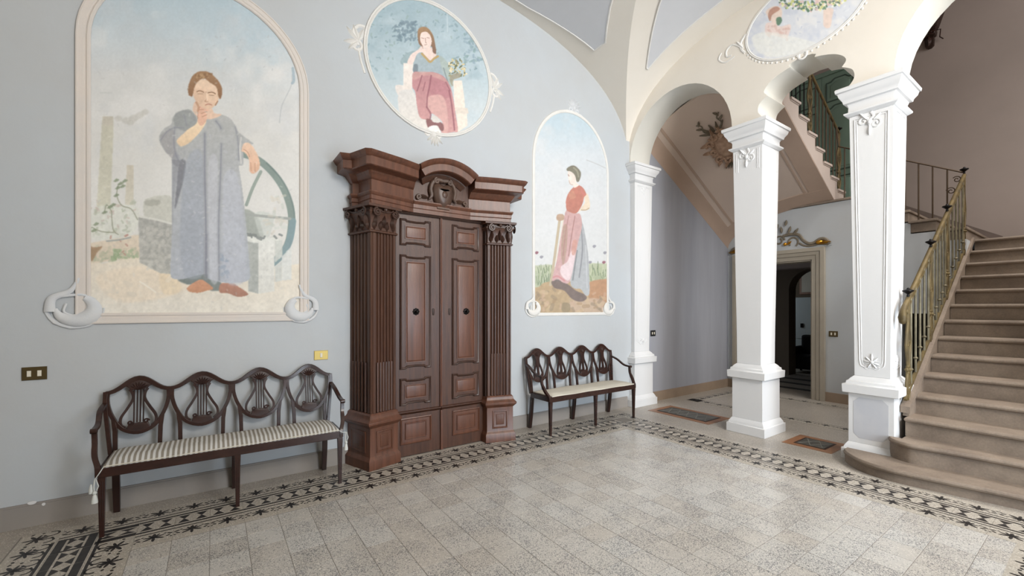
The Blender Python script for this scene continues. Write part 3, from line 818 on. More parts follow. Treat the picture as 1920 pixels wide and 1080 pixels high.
# entablature following the splay: two wings and a set-back middle
PROFILE = [(0, 2.462), (.016, 2.466), (.016, 2.505), (.024, 2.512), (.024, 2.548), (.034, 2.556), (.046, 2.575), (.046, 2.585), (.006, 2.592), (.006, 2.695), (.016, 2.70), (.034, 2.715), (.05, 2.735), (.058, 2.742),
           (.07, 2.758), (.10, 2.768), (.155, 2.775), (.165, 2.782), (.168, 2.852), (.176, 2.858), (.19, 2.868), (.206, 2.888), (.212, 2.90), (.19, 2.906), (.05, 2.908)]
def ent_path(sg):
    P = [(1.098, 4.2985), (1.20, 3.985), (1.455, 4.060), (1.66, 4.118), (1.66, 4.2985)]
    return P if not sg else [mir(p) for p in P]
for sg in (0, 1):
    mb = MB(); P = ent_path(sg)
    loops = []
    for d, z in []:
        Q = offset(P, d)
        # keep the inner end square with the middle
        xin = 1.66 if not sg else 2 * CXD - 1.66
        fix = []
        for i, (u, v) in enumerate(Q):
            if i >= 3: u = xin
            if i == 3:
                v = 4.118 - d * 1.04
            fix.append((u, min(v, 4.2985), z))
        loops.append(fix)
    for d, z in PROFILE:      # rear block steps out behind the splayed front
        Q = [(1.098 - .79 * d, 4.2985), (1.098 - .79 * d, 4.235 - d), (1.15 - .66 * d, 4.215 - d), (1.19 - .49 * d, 4.0 - d), (1.20 - .31 * d, 3.985 - 1.04 * d),
             (1.455 - .05 * d, 4.060 - 1.0 * d), (1.66, 4.118 - .88 * d), (1.66, 4.2985)]
        loops.append([((u if not sg else 2 * CXD - u), min(v, 4.2985), z) for u, v in Q])
    mb.loft(loops); mb.build('cornice', M_WOODR, D, 25, .0015)
# middle: tympanum panel, architrave, arched cornice
mb = MB(); XI = 1.66; XO = 2 * CXD - XI
cz, R0 = 2.70, .378
tymp = [(XI, 2.46), (XO, 2.46), (XO, 2.80)] + [(CXD + .345 * math.cos(t), 2.78 + .20 * math.sin(t)) for t in [PI * k / 14 for k in range(1, 14)]] + [(XI, 2.80)]
mb.prism(tymp, lambda u, v, h: (u, 4.118 - h, v), -.17, 0)
mb.build('frieze_panel', M_WOOD, D, 0)
mb = MB()
loops = [[(x, 4.112 - d, z) for d, z in PROFILE[:8] + [(-.05, 2.585), (-.05, 2.462)]] for x in (XI - .01, XO + .01)]
mb.loft(loops); mb.build('architrave', M_WOODR, D, 25)
def arch_mould(prof, cz_, R, a0, a1, ybase, n=22):
    mb = MB(); loops = []
    for k in range(n + 1):
        t = a0 + (a1 - a0) * k / n
        loops.append([(CXD + (R + q) * math.cos(t), ybase - p, cz_ + (R + q) * math.sin(t)) for p, q in prof])
    return mb.loft(loops)
# outer arched corona: circle through (XI, 2.90) and the crown at 3.075
hw, rise = (XO - XI) / 2 + .012, .112
Rc = (hw * hw + rise * rise) / (2 * rise); czc = 2.905 + rise - Rc; ang = math.asin(hw / Rc)
prof_top = [(-.10, -.125), (.06, -.125), (.155, -.122), (.165, -.115), (.168, -.052), (.176, -.046), (.19, -.036), (.206, -.016), (.212, -.004), (.19, .002), (-.10, .002)]
arch_mould(prof_top, czc, Rc, PI / 2 - ang, PI / 2 + ang, 4.118).build('arched_cornice', M_WOODR, D, 30)
prof_in = [(-.12, -.18), (.012, -.18), (.02, -.172), (.03, -.162), (.034, -.156), (.05, -.142), (.058, -.128), (.06, -.120), (-.12, -.120)]
arch_mould(prof_in, czc, Rc, PI / 2 - ang, PI / 2 + ang, 4.118).build('arched_moulding', M_WOOD, D, 30)
# carved cartouche
cb = MB()
def ft(u, z, h): return (u, 4.118 - h, z)
sh = smooth_pts([(-.10, 2.78), (-.115, 2.70), (-.09, 2.60), (-.04, 2.555), (0, 2.545), (.04, 2.555), (.09, 2.60), (.115, 2.70), (.10, 2.78), (.05, 2.80), (0, 2.785), (-.05, 2.80)], 3, True)
sh = [(CXD + a, b_) for a, b_ in sh]
cb.stack(sh, ft, [(0, 0), (0, .03), (-.015, .045), (-.04, .065), (-.07, .072)])
for sg in (-1, 1):
    relief(cb, ft, [(CXD + sg * (a - CXD), b_) for a, b_ in smooth_pts([(CXD + .0, 2.83), (CXD + .06, 2.835), (CXD + .115, 2.80), (CXD + .14, 2.73), (CXD + .13, 2.66), (CXD + .16, 2.62)], 4)], [.022] * 16 + [.02, .017, .014, .01, .006], .03)
    relief(cb, ft, spiral((CXD + sg * .075, 2.822), .03, PI / 2, 1.4, 14, .8, -sg), .012, .04)
    relief(cb, ft, spiral((CXD + sg * .262, 2.632), .028, -PI / 2 * sg + (PI if sg < 0 else 0), 1.2, 14, .8, sg), .012, .02)
    leaf(cb, ft, (CXD + sg * .15, 2.64), (0.05 if sg > 0 else PI - .05), .12, .05, .035, .0)
    leaf(cb, ft, (CXD + sg * .12, 2.60), (-.5 if sg > 0 else PI + .5), .08, .035, .03)
blob(cb, lambda u, v, h: ft(u, v, h + .05), (CXD, 2.68), .045, .055, .03)
relief(cb, ft, [(CXD - .07, 2.545), (CXD + .07, 2.545)], .016, .03)
cb.build('cartouche', mat('walnut_carving', (92, 70, 58), 0.38, var=.8, vscale=6, col2=(66, 50, 42), spec=.4), D, 50)
# jambs between pilasters and leaves, lintel strip of reeds
jb = MB()
for sg in (0, 1):
    for x0, x1, y0, y1 in ((1.448, 1.466, 4.075, 4.29), (1.436, 1.45, 4.055, 4.29)):
        if sg: x0, x1 = 2 * CXD - x1, 2 * CXD - x0
        jb.box(x0, x1, y0, y1, 0.0, 2.48)
jb.box(1.46, 2 * CXD - 1.46, 4.11, 4.2985, 2.455, 2.49)
for k in range(3): jb.tube([(1.46, 4.108, 2.447 + .009 * k), (2 * CXD - 1.46, 4.108, 2.447 + .009 * k)], .005, 6)
jb.build('jamb', M_WOODD, D, 30)
# two leaves
def shoulder(x0, x1, z0, z1, top=True, bot=True, e=.014):
    w_ = x1 - x0; P = []
    if bot: P += [(x0, z0), (x0 + w_ * .18, z0), (x0 + w_ * .22, z0 + e), (x0 + w_ * .5, z0 + e * 1.3), (x1 - w_ * .22, z0 + e), (x1 - w_ * .18, z0), (x1, z0)]
    else: P += [(x0, z0), (x1, z0)]
    if top: P += [(x1, z1), (x1 - w_ * .18, z1), (x1 - w_ * .22, z1 - e), (x0 + w_ * .5, z1 - e * 1.3), (x0 + w_ * .22, z1 - e), (x0 + w_ * .18, z1), (x0, z1)]
    else: P += [(x1, z1), (x0, z1)]
    return P
for sg in (0, 1):
    lf = bpy.data.objects.new('door_leaf', None); COL.objects.link(lf); lf.parent = D; lf.location = ((-.26, 0, 0) if not sg else (.26, 0, 0))
    x0, x1 = (1.466, 1.966) if not sg else (1.972, 2.49)
    a0, a1 = (1.525, 1.852) if not sg else (2 * CXD - 1.852 + .0, 2 * CXD - 1.525)
    x1 = min(x1, 2 * CXD - 1.466)
    MB().box(x0, x1, 4.13, 4.19, .006, 2.452).build('stile_frame', M_WOOD, lf, 0, .002)
    for n_, (z0, z1, tp, bt_, i1, i2) in enumerate(((2.13, 2.392, 1, 1, .05, .052), (.885, 2.03, 1, 1, .055, .05), (.52, .785, 1, 1, .045, .05), (.135, .388, 0, 0, .05, .05))):
        P = shoulder(a0, a1, z0, z1, tp, bt_)
        m1 = MB(); m1.stack(P, PL_, [(.004, 0), (.004, .010), (-.004, .016), (-.012, .012), (-.02, .002)])
        m1.build('panel_moulding', M_WOODM, lf, 40)
        Q = [(a0 + i1, z0 + i2 + .012), (a1 - i1, z0 + i2 + .012), (a1 - i1, z1 - i2 - .012), (a0 + i1, z1 - i2 - .012)]
        fl_ = MB(); fl_.stack(shoulder(a0 + .018, a1 - .018, z0 + .018, z1 - .018, tp, bt_), PL_, [(0, 0), (0, .0042)])
        fl_.build('panel_field', M_WOOD, lf, 0)
        m2 = MB(); m2.stack(Q, PL_, [(0, .003), (0, .011), (-.008, .011), (-.012, .007), (-.018, .012), (-.022, .013)])
        m2.build('raised_panel', M_WOODR, lf, 30)
    kb = MB(); kb.loft([[(x0, 4.13, .425), (x1, 4.13, .425)], [(x0, 4.118, .432), (x1, 4.118, .432)], [(x0, 4.105, .448), (x1, 4.105, .448)], [(x0, 4.105, .456), (x1, 4.105, .456)], [(x0, 4.13, .462), (x1, 4.13, .462)]], closed=False)
    kb.box(x0, x1, 4.118, 4.131, .008, .425)
    P = [(a0 - .004, .13), (a1 + .004, .13), (a1 + .004, .39), (a0 - .004, .39)]
    kb.build('lower_rail', M_WOOD, lf, 30)
    m1 = MB(); m1.stack([(a0, .13), (a1, .13), (a1, .388), (a0, .388)], lambda u, v, h: (u, 4.118 - h, v), [(.004, 0), (.004, .010), (-.006, .014), (-.016, .003), (-.045, .003), (-.05, .012), (-.056, .012), (-.062, .006), (-.07, .007)])
    m1.build('lower_panel', M_WOODR, lf, 30)
    kn = MB(); kx = 1.684 if not sg else 2.179 + .09
    kx = (a0 + a1) / 2
    kn.lathe([(.0, 0), (.034, 0), (.034, .004), (.028, .008), (.014, .012), (.010, .022), (.018, .032), (.020, .042), (.014, .05), (.0, .052)], (kx, 4.117, 1.46), (0, -1, 0), 14)
    for k in range(8):
        an = 2 * PI * k / 8
        kn.ball((kx + .030 * math.cos(an), 4.113, 1.46 + .030 * math.sin(an)), .008, .006, .008, 6, 4)
    kn.build('door_knob', M_IRON, lf, 50)
    ex = 1.885 if not sg else 2 * CXD - 1.885
    es = MB(); es.stack(smooth_pts([(ex - .008, 1.425), (ex + .008, 1.425), (ex + .012, 1.46), (ex + .008, 1.49), (ex - .008, 1.49), (ex - .012, 1.46)], 3, True), PL_, [(0, 0), (0, .004), (-.003, .006)])
    es.build('keyhole_plate', M_WOODD, lf, 40)
ast = MB(); ast.box(1.957, 1.982, 4.112, 4.13, .462, 2.45); ast.box(1.957, 1.982, 4.098, 4.118, .008, .425); ast.tube([(1.9695, 4.112, .462), (1.9695, 4.112, 2.45)], .007, 8)
ast.build('meeting_bead', M_WOODR, D, 30)

# ================================================================== DOORCASE IN THE BACK WALL
DC = thing('door_2', 'greige moulded stone doorcase open to a dark hall', None, (8.05, 3.45, 0), kind='structure')
mb = MB()
def case(name, w0, w1, h, m):
    mb = MB()
    y0, y1 = DY0 - .0, DY1 + .0
    P = [(y0 - w0, 0), (y0 - w1, 0), (y0 - w1, DZ + w1), (y1 + w1, DZ + w1), (y1 + w1, 0), (y1 + w0, 0), (y1 + w0, DZ + w0), (y0 - w0, DZ + w0)]
    mb.prism(P, PC, -.002, h); return mb.build(name, m, DC, 0, .003)
case('inner_architrave', .0, .07, .025, M_DOORFR); case('middle_architrave', .07, .13, .045, M_DOORFR); case('outer_moulding', .13, .19, .065, M_DOORFR)
mb = MB(); mb.box(8.05, 8.33, DY0 - .004, DY0 + .02, 0, DZ); mb.box(8.05, 8.33, DY1 - .02, DY1 + .004, 0, DZ); mb.box(8.05, 8.33, DY0, DY1, DZ - .02, DZ + .004)
mb.build('reveal', M_DOORFR, DC, 0)
OR = thing('overdoor_ornament', 'carved scrolling overdoor ornament with gilded flourishes above the greige doorcase', 'ornament', (8.0, 3.45, 2.5))
g1 = MB(); g2 = MB()
def fo(u, v, h): return PC(u, v, h + .03)
for sg in (-1, 1):
    def sy(P): return [(3.45 + sg * a, b_) for a, b_ in P]
    relief(g1, fo, sy(smooth_pts([(.80, 2.52), (.74, 2.60), (.66, 2.61), (.58, 2.56), (.50, 2.56), (.42, 2.63), (.36, 2.72), (.24, 2.745), (.12, 2.73)], 4)), .024)
    relief(g1, fo, sy(smooth_pts([(.78, 2.51), (.66, 2.53), (.54, 2.515), (.44, 2.53), (.37, 2.58)], 4)), .014)
    relief(g1, fo, [(3.45 + sg * a, b_) for a, b_ in spiral((.27, 2.61), .085, -PI * .3, .8, 18, .25, 1)], .014)
    relief(g1, fo, [(3.45 + sg * a, b_) for a, b_ in spiral((.06, 2.66), .085, 0, 1.2, 18, .6, 1)], .015)
    for a_, L, z in ((95, .12, 2.78), (70, .13, 2.76), (50, .12, 2.74), (120, .10, 2.86), (80, .10, 2.90)):
        an = math.radians(a_) if sg > 0 else PI - math.radians(a_)
        leaf(g1, fo, (3.45 + sg * (.10 + (95 - a_) * .004), z), an, L, .05, .03)
    g2 = MB(); leaf(g2, fo, (3.45 + sg * .62, 2.55), (0 if sg > 0 else PI), .20, .07, .05, -.02)
    blob(g2, lambda u, v, h: fo(u, v, h + .02), (3.45 + sg * .66, 2.56), .05, .035, .03); g2.build('gilding', M_GOLD, OR, 50)
    g2 = MB(); leaf(g2, fo, (3.45 + sg * .17, 2.57), (0.6 if sg > 0 else PI - .6), .10, .05, .04)
    blob(g2, lambda u, v, h: fo(u, v, h + .02), (3.45 + sg * .16, 2.585), .03, .03, .03); g2.build('gilding', M_GOLD, OR, 50)
g1.build('scrollwork', M_GREYORN, OR, 50)
mb = MB(); mb.stack(smooth_pts([(2.68, 2.485), (4.22, 2.485), (4.1, 2.52), (3.9, 2.60), (3.65, 2.70), (3.45, 2.74), (3.25, 2.70), (3.0, 2.60), (2.8, 2.52)], 2, True), PC, [(0, 0), (0, .02)])
mb.build('backplate', M_WALL, OR, 0)
# things in the hall beyond
H1 = thing('cabinet', 'white enamel cabinet seen through the arch of the dark hall', 'cabinet', (11.9, 4.3, 0))
MB().box(11.7, 12.1, 3.95, 5.2, .12, 1.75).build('body', M_WHT, H1, 0, .01)
MB().box(11.685, 11.70, 4.0, 4.56, .75, 1.70).build('door', M_WHT, H1, 0, .004)
MB().box(11.685, 11.70, 4.0, 4.56, .16, .72).build('door', M_WHT, H1, 0, .004)
MB().box(11.67, 11.69, 4.40, 4.46, 1.02, 1.12).build('latch', M_IRON, H1, 0, .002)
MB().box(11.75, 12.05, 4.0, 5.15, 0, .12).build('plinth', M_DARK, H1, 0)
H2 = thing('armchair', 'black upholstered armchair half hidden in the dark hall', 'armchair', (11.2, 4.25, 0))
mb = MB(); mb.box(11.0, 11.5, 3.75, 4.35, .10, .42); mb.build('seat', M_BLKF, H2, 0, .04)
mb = MB(); mb.box(11.4, 11.6, 3.75, 4.35, .10, .86); mb.build('backrest', M_BLKF, H2, 0, .05)
for y0 in (3.68, 4.32): MB().box(11.0, 11.55, y0, y0 + .12, .10, .60).build('armrest', M_BLKF, H2, 0, .04)
for x0 in (11.03, 11.48):
    for y0 in (3.72, 4.36): MB().box(x0, x0 + .04, y0, y0 + .04, 0, .10).build('leg', M_DARK, H2, 0)
H3 = thing('framed_picture', 'small framed picture on the hall wall above the white cabinet', 'picture', (12.7, 4.4, 2.0))
mb = MB(); mb.box(12.75, 12.8, 4.0, 4.9, 1.85, 2.55); mb.build('frame', M_ORANGE, H3, 0, .01)
MB().box(12.74, 12.76, 4.06, 4.84, 1.91, 2.49).build('picture', M_LINEN, H3, 0)
# ================================================================== STAIRS
RS = .171
ST = thing('staircase', 'broad stone staircase rising beyond the arcade, lowest step curling round the pillar', 'staircase', (4.9, .4, 0))
def step_poly(P, z0, z1, m=M_STAIR, over=.028, th=.042):
    mb = MB()
    mb.prism([(x + over, y) if i < len(P) - 2 and x < P[-2][0] - .2 else (x, y) for i, (x, y) in enumerate(P)], FL, z0, z1 - th)
    mb.stack(P, FL, [(-.012, z1 - th), (0, z1 - th + .008), (.004, z1 - th / 2), (0, z1 - .008), (-.008, z1)])
    return mb
Z1, RS = .118, .178
zstep = lambda k: Z1 + RS * (k - 1)
s1 = smooth_pts([(4.90, -.40), (4.88, .2), (4.87, .42), (4.81, .78), (4.765, 1.07), (4.775, 1.24), (4.84, 1.375), (4.92, 1.465), (5.02, 1.54), (5.08, 1.56)], 4) + [(5.15, 1.56), (5.15, 1.163), (5.45, 1.163), (5.45, -.40)]
s2 = smooth_pts([(5.115, -.40), (5.11, .43), (5.085, .767), (5.04, 1.03), (5.05, 1.11), (5.085, 1.175), (5.14, 1.228), (5.195, 1.25)], 4) + [(5.205, 1.25), (5.205, 1.163), (5.62, 1.163), (5.62, -.40)]
step_poly(s1, 0, zstep(1)).build('step', M_STAIR, ST, 30); step_poly(s2, zstep(1), zstep(2)).build('step', M_STAIR, ST, 30)
for k in range(3, 15):
    x = 5.60 + .291 * (k - 4); z1 = zstep(k); x2 = x + (.291 + .06 if k < 14 else 1.08)
    bow = .05 if k < 5 else 0
    ye = 1.163 if k < 6 else 1.147
    P = smooth_pts([(x - bow, -.40), (x - bow * .4, .7), (x, ye)], 3) + [(x2, ye), (x2, -.40)]
    step_poly(P, zstep(k - 1) - (.0 if k < 14 else .12), z1).build('step', M_STAIR, ST, 30)
mb = MB()
a = [(5.40, .47), (5.40, .535), (8.40, 2.37), (8.40, 2.0), (8.03, 2.0), (8.03, 0), (5.70, 0), (5.70, .47)]
mb.prism(a, lambda u, v, h: (u, 1.195 - h, v), 0, .046)
mb.prism([(5.36, .505), (5.36, .565), (8.45, 2.455), (8.45, 2.395)], lambda u, v, h: (u, 1.205 - h, v), 0, .07)
mb.build('side_curb', M_STAIR, ST, 0)
# second flight, up along the tall wall, and its landing
S2 = thing('stair_flight', 'short second flight with white nosings climbing left along the tall taupe wall', 'staircase', (8.8, 1.7, 2.4))
for k in range(1, 6):
    y0 = 1.14 + .28 * (k - 1); z1 = 2.394 + .163 * k
    mb = MB(); mb.box(8.06, 9.6, y0 + .02, y0 + .32 if k < 5 else 4.298, z1 - .163, z1 - .035)
    mb.box(8.018, 9.6, y0, y0 + .30 if k < 5 else 4.298, z1 - .035, z1); mb.build('step', M_STAIR, S2, 0, .006)
mb = MB(); mb.prism([(1.0, 2.40), (2.3, 3.20), (2.3, 3.36), (1.0, 2.56)], lambda u, v, h: (9.6 - h, u, v), 0, .02)
mb.prism([(-1.0, 2.395), (1.0, 2.395), (1.0, 2.52), (-1.0, 2.52)], lambda u, v, h: (9.6 - h, u, v), 0, .02)
mb.build('wall_skirting', mat('dark_skirting', (112, 100, 94), .7, var=.5, vscale=4), S2, 0)
# third flight with open stringer
S3 = thing('upper_stair_flight', 'upper flight with stepped pink-grey side above the dusty pink soffit', 'staircase', (6.9, 3.4, 3.2))
M_STRG = mat('stringer_pale_pink', (184, 170, 160), 0.85, var=0.5, vscale=3, col2=(172, 158, 150))
zn = lambda i: 3.568 + .165 * i
xn = lambda i: 8.19 - .283 * i
for i in range(-1, 9):
    mb = MB(); mb.box(xn(i) - .30, xn(i), 2.575, 4.295, zn(i) - .035, zn(i))
    mb.box(xn(i) - .30, xn(i) - .02, 2.59, 4.295, zn(i) - .05, zn(i) - .033)
    mb.box(xn(i) - .06, xn(i) - .03, 2.62, 4.295, zn(i) - .165, zn(i) - .035)
    mb.build('step', M_STRG, S3, 0, .005)
sb = lambda x: 3.227 + .587 * (8.02 - x)
P = [(8.49, 3.225), (8.49, 3.21)] if 0 else []
P = [(8.44, 3.21)]
for i in range(-1, 9):
    P += [(xn(i) - .03, zn(i) - .036)]
    P += [(xn(i + 1) - .03, zn(i) - .036)]
P += [(5.67, sb(5.67) + .01), (8.05, sb(8.05) + .01)]
P2 = [(8.44, 3.212)]
for i in range(-1, 9):
    P2.append((xn(i) - .03, zn(i) - .036)); P2.append((xn(i + 1) - .03, zn(i) - .036))
P2 = [(x, z) for x, z in P2 if x > 5.67] + [(5.67, zn(8) - .036), (5.67, sb(5.67)), (8.03, sb(8.03) + .0), (8.05, 3.212)]
mb = MB(); mb.prism(P2, lambda u, v, h: (u, 2.60 + h, v), 0, .06); mb.build('stringer', M_STRG, S3, 0)
def zs(x, y):
    t = min(max((y - 2.6) / 1.7, 0), 1)
    return 3.94 - .575 * (x - 5.75) + .60 * math.sqrt(max(0, 1 - t * t)) - .0
def sgrid(x0, x1, y0, y1, dz, nx=14, ny=16, th=.03):
    ys = [y0 + (y1 - y0) * (1 - (1 - k / ny) ** 2) for k in range(ny + 1)]
    mb = MB()
    lo = [[(x0 + (x1 - x0) * i / nx, y, zs(x0 + (x1 - x0) * i / nx, y) - dz) for y in ys] for i in range(nx + 1)]
    up = [[(a, b_, c + th) for a, b_, c in l] for l in lo]
    mb.loft([l + u[::-1] for l, u in zip(lo, up)])
    return mb
tag(sgrid(5.66, 8.05, 2.602, 4.299, 0.0).build('ceiling_soffit', M_PINK, smooth=40), kind='structure')
tag(sgrid(5.66, 8.045, 2.604, 2.86, .012, ny=8).build('trim_4', M_PINKB, smooth=40), kind='structure')
tag(sgrid(5.66, 8.045, 4.17, 4.299, .012, ny=8).build('trim_5', M_PINKB, smooth=40), kind='structure')
tag(sgrid(5.66, 8.045, 4.07, 4.10, .009, ny=4).build('trim_6', M_PINKB, smooth=40), kind='structure')
tag(sgrid(5.66, 8.045, 2.90, 2.93, .009, ny=4).build('trim_7', M_PINKB, smooth=40), kind='structure')
tag(sgrid(7.80, 8.045, 2.62, 4.28, .013, nx=3).build('trim_8', M_PINKB, smooth=40), kind='structure')
# stucco cartouche on the soffit
SC = thing('stucco_cartouche', 'dusty pink rococo stucco cartouche of leaves and scrolls on the sloping soffit', 'ornament', (6.5, 3.5, 4.0))
O_ = Vector((6.50, 3.52, zs(6.50, 3.52)))
ex = Vector((-.283, 0, .165)).normalized()
ey = (Vector((6.5, 3.32, zs(6.5, 3.32))) - Vector((6.5, 3.62, zs(6.5, 3.62)))).normalized()
en = ex.cross(ey).normalized()
if en.z > 0: en = -en
def fsf(u, v, h): return tuple(O_ + ex * v + ey * u + en * (h - .005 + .0))
M_SCART = mat('stucco_dusty_pink', (182, 152, 128), 0.8, var=0.9, vscale=12, col2=(134, 104, 84), bump=0.2, bscale=40)
random.seed(3)
mb = MB()
mb.stack(smooth_pts([(-.12, -.22), (.12, -.22), (.19, 0), (.12, .24), (-.12, .24), (-.19, 0)], 4, True), fsf, [(0, -.02), (0, .03), (-.03, .05), (-.05, .03), (-.08, .05), (-.12, .06)])
for k in range(10):
    an = 2 * PI * k / 10
    c_ = (.19 * math.cos(an), .27 * math.sin(an))
    relief(mb, lambda u, v, h: fsf(u, v, h + .03), spiral(c_, .075, an + 1, 1.2, 14, .8, 1 if k % 2 else -1), .022, .01)
    leaf(mb, lambda u, v, h: fsf(u, v, h + .02), c_, an + .4 * (-1) ** k, .16, .07, .05)
    blob(mb, lambda u, v, h: fsf(u, v, h + .03), (c_[0] * .8, c_[1] * .8), .035, .03, .04)
mb.build('scrollwork', M_SCART, SC, 50)
mb = MB()
for k in range(9):
    an = PI * (.25 + .5 * k / 8)
    leaf(mb, lambda u, v, h: fsf(u, v, h + .02), (.12 * math.cos(an), .28 + .05 * math.sin(an)), an + .2 * (-1) ** k, .16, .035, .03)
    leaf(mb, lambda u, v, h: fsf(u, v, h + .02), (.10 * math.cos(an), -.30), -an, .14, .035, .03)
for sg in (-1, 1):
    relief(mb, fsf, smooth_pts([(sg * .08, .32), (sg * .14, .42), (sg * .12, .52), (sg * .18, .58)], 4), .010, .02)
    leaf(mb, lambda u, v, h: fsf(u, v, h + .02), (sg * .16, .54), PI / 2 + sg * .5, .10, .04, .03)
    leaf(mb, lambda u, v, h: fsf(u, v, h + .02), (sg * .13, .46), PI / 2 - sg * .9, .10, .04, .03)
mb.build('leaf_sprays', M_GREYORN, SC, 50)

# ---------------- railings
def iron_panel(parent, fn, x, z0, z1, w_=.062, m=M_GILT):
    """tall openwork panel of mirrored bars with rosettes"""
    mb = MB(); h = z1 - z0
    for sg in (-1, 1):
        relief(mb, fn, smooth_pts([(x + sg * .012, z0), (x + sg * w_ * .9, z0 + h * .14), (x + sg * .016, z0 + h * .32), (x + sg * w_, z0 + h * .52), (x + sg * w_ * .9, z0 + h * .62), (x + sg * .012, z0 + h * .80), (x + sg * .03, z1)], 5), .012, 0, 1, 6)
        relief(mb, fn, spiral((x + sg * .028, z0 + h * .56), .030, 0, 1.2, 12, .8, sg), .008, .0, 1, 5)
        relief(mb, fn, spiral((x + sg * .026, z0 + h * .88), .026, 0, 1.2, 12, .8, -sg), .008, .0, 1, 5)
        relief(mb, fn, spiral((x + sg * .022, z0 + h * .14), .024, 0, 1.2, 12, .8, sg), .008, .0, 1, 5)
    mb.tube([fn(x, z0, 0), fn(x, z1, 0)], .008, 6)
    mb.build('scroll_panel', m, parent, 50)
    mb = MB(); c = fn(x, z0 + h * .30, 0)
    for k in range(6):
        an = 2 * PI * k / 6
        mb.ball(fn(x + .034 * math.cos(an), z0 + h * .30 + .034 * math.sin(an), 0), .021, .016, .021, 7, 5)
    mb.ball(c, .02, .03, .02, 7, 5)
    mb.build('rosette', m, parent, 50)
def finial(parent, p):
    MB().lathe([(0, 0), (.010, 0), (.012, .02), (.008, .03), (.026, .045), (.044, .058), (.042, .068), (.014, .078), (.010, .09), (.0, .094)], p, seg=12).build('finial', M_IRON, parent, 50)
R1 = thing('stair_railing', 'gilded wrought iron railing with black finials along the main stair', 'railing', (6.7, 1.17, 1.2))
zr = lambda x: 1.585 + .642 * (x - 5.46)
zf = lambda x: .705 + .612 * (x - 5.60)
def f1(u, v, h): return (u, 1.17 - h, v)
mb = MB()
P = [(x, 1.17, zr(x)) for x in (5.40, 6.0, 6.6, 7.2, 8.02)]
P = [(5.29, 1.17, 1.37), (5.275, 1.17, 1.41), (5.29, 1.17, 1.46), (5.34, 1.17, 1.51)] + P
mb.tube(P, [.030, .034, .026, .024] + [.022] * 5, 8)
mb.ball((5.285, 1.17, 1.38), .036, .03, .036)
mb.build('handrail', M_GILT, R1, 50)
mb = MB(); mb.bar([f1(5.36, zf(5.36) + .07, 0), f1(8.02, zf(8.02) + .07, 0)], .012, .012, (0, -1, 0)); mb.bar([f1(5.44, zr(5.44) - .08, 0), f1(8.02, zr(8.02) - .08, 0)], .007, .007, (0, -1, 0)); mb.build('lower_rail', M_GILT, R1, 30)
panels = [5.46, 6.31, 7.06, 8.02]
for x in panels:
    iron_panel(R1, f1, x, zf(x) + .0, zr(x) - .01)
    finial(R1, (x, 1.17, zr(x) + .015))
bal0 = None
for a_, b_ in zip(panels[:-1], panels[1:]):
    n = 5
    for k in range(n):
        x = a_ + .10 + (b_ - a_ - .20) * k / (n - 1)
        mb = MB(); mb.tube([f1(x, zf(x) + .05, 0), f1(x, zr(x) - .015, 0)], .0105, 6); mb.ball(f1(x, zf(x) + .22, 0), .02, .02, .015, 8, 4)
        mb.build('baluster', M_BAL, R1, 50)
R2 = thing('landing_railing', 'thin brown iron railing of the second flight before the tall wall', 'railing', (8.1, 1.8, 2.8))
def f2(u, v, h): return (8.07 - h, u, v)
zl = lambda y: 3.26 + .56 * (y - 1.154)
MB().tube([f2(1.17, zl(1.17), 0), f2(2.55, zl(2.55), 0), f2(2.58, 4.35, 0)], .011, 6).build('handrail', M_RUST, R2, 50)
for k in range(9):
    y = 1.335 + .142 * k
    kk = max(1, min(5, int((y - 1.14) / .28) + 1)); zb_ = 2.394 + .163 * kk
    if k == 4: continue
    MB().tube([f2(y, zb_, 0), f2(y, zl(y), 0)], .0095, 6).build('baluster', M_RUST, R2, 50)
for c_, r_, a_, k_, g_ in (((1.245, 3.20), .045, PI * .2, .8, 1), ((1.30, 3.06), .05, PI * .1, .8, 1), ((1.86, 3.42), .075, 0, .5, -1), ((1.83, 3.18), .07, PI, .5, 1)):
    mb = MB(); relief(mb, f2, spiral(c_, r_, a_, 1.4, 18, k_, g_), .006, 0, 1, 5); mb.build('iron_scroll', M_RUST, R2, 50)
R3 = thing('upper_railing', 'dark iron railing with gilded newel above the upper flight in front of green door', 'railing', (7.3, 2.63, 4.2))
def f3(u, v, h): return (u, 2.63 - h, v)
zu = lambda x: 4.42 + .583 * (8.19 - x)
zp = lambda x: zn(0) + .583 * (8.19 - x)
MB().tube([f3(8.34, zu(8.34), 0), f3(7.22, zu(7.22), 0), f3(5.75, zu(5.75), 0)], .020, 8).build('handrail', M_GILT, R3, 50)
for k in range(15):
    x = 8.22 - .135 * k
    if abs(x - 7.2) < .06: continue
    i = int((8.19 - x) / .283 + 1e-6) if x < 8.19 else -1
    MB().tube([f3(x, zn(i) if x < 8.19 else zn(-1), 0), f3(x, zu(x), 0)], .0085, 6).build('baluster', M_RUST if k < 9 else M_IRON, R3, 50)
for x in (8.34, 7.2, 6.15):
    iron_panel(R3, f3, x, zp(x) - .06, zu(x) + .02, .07, M_GILT if x != 6.15 else M_RUST)
finial(R3, f3(8.34, zu(8.34) + .02, 0))
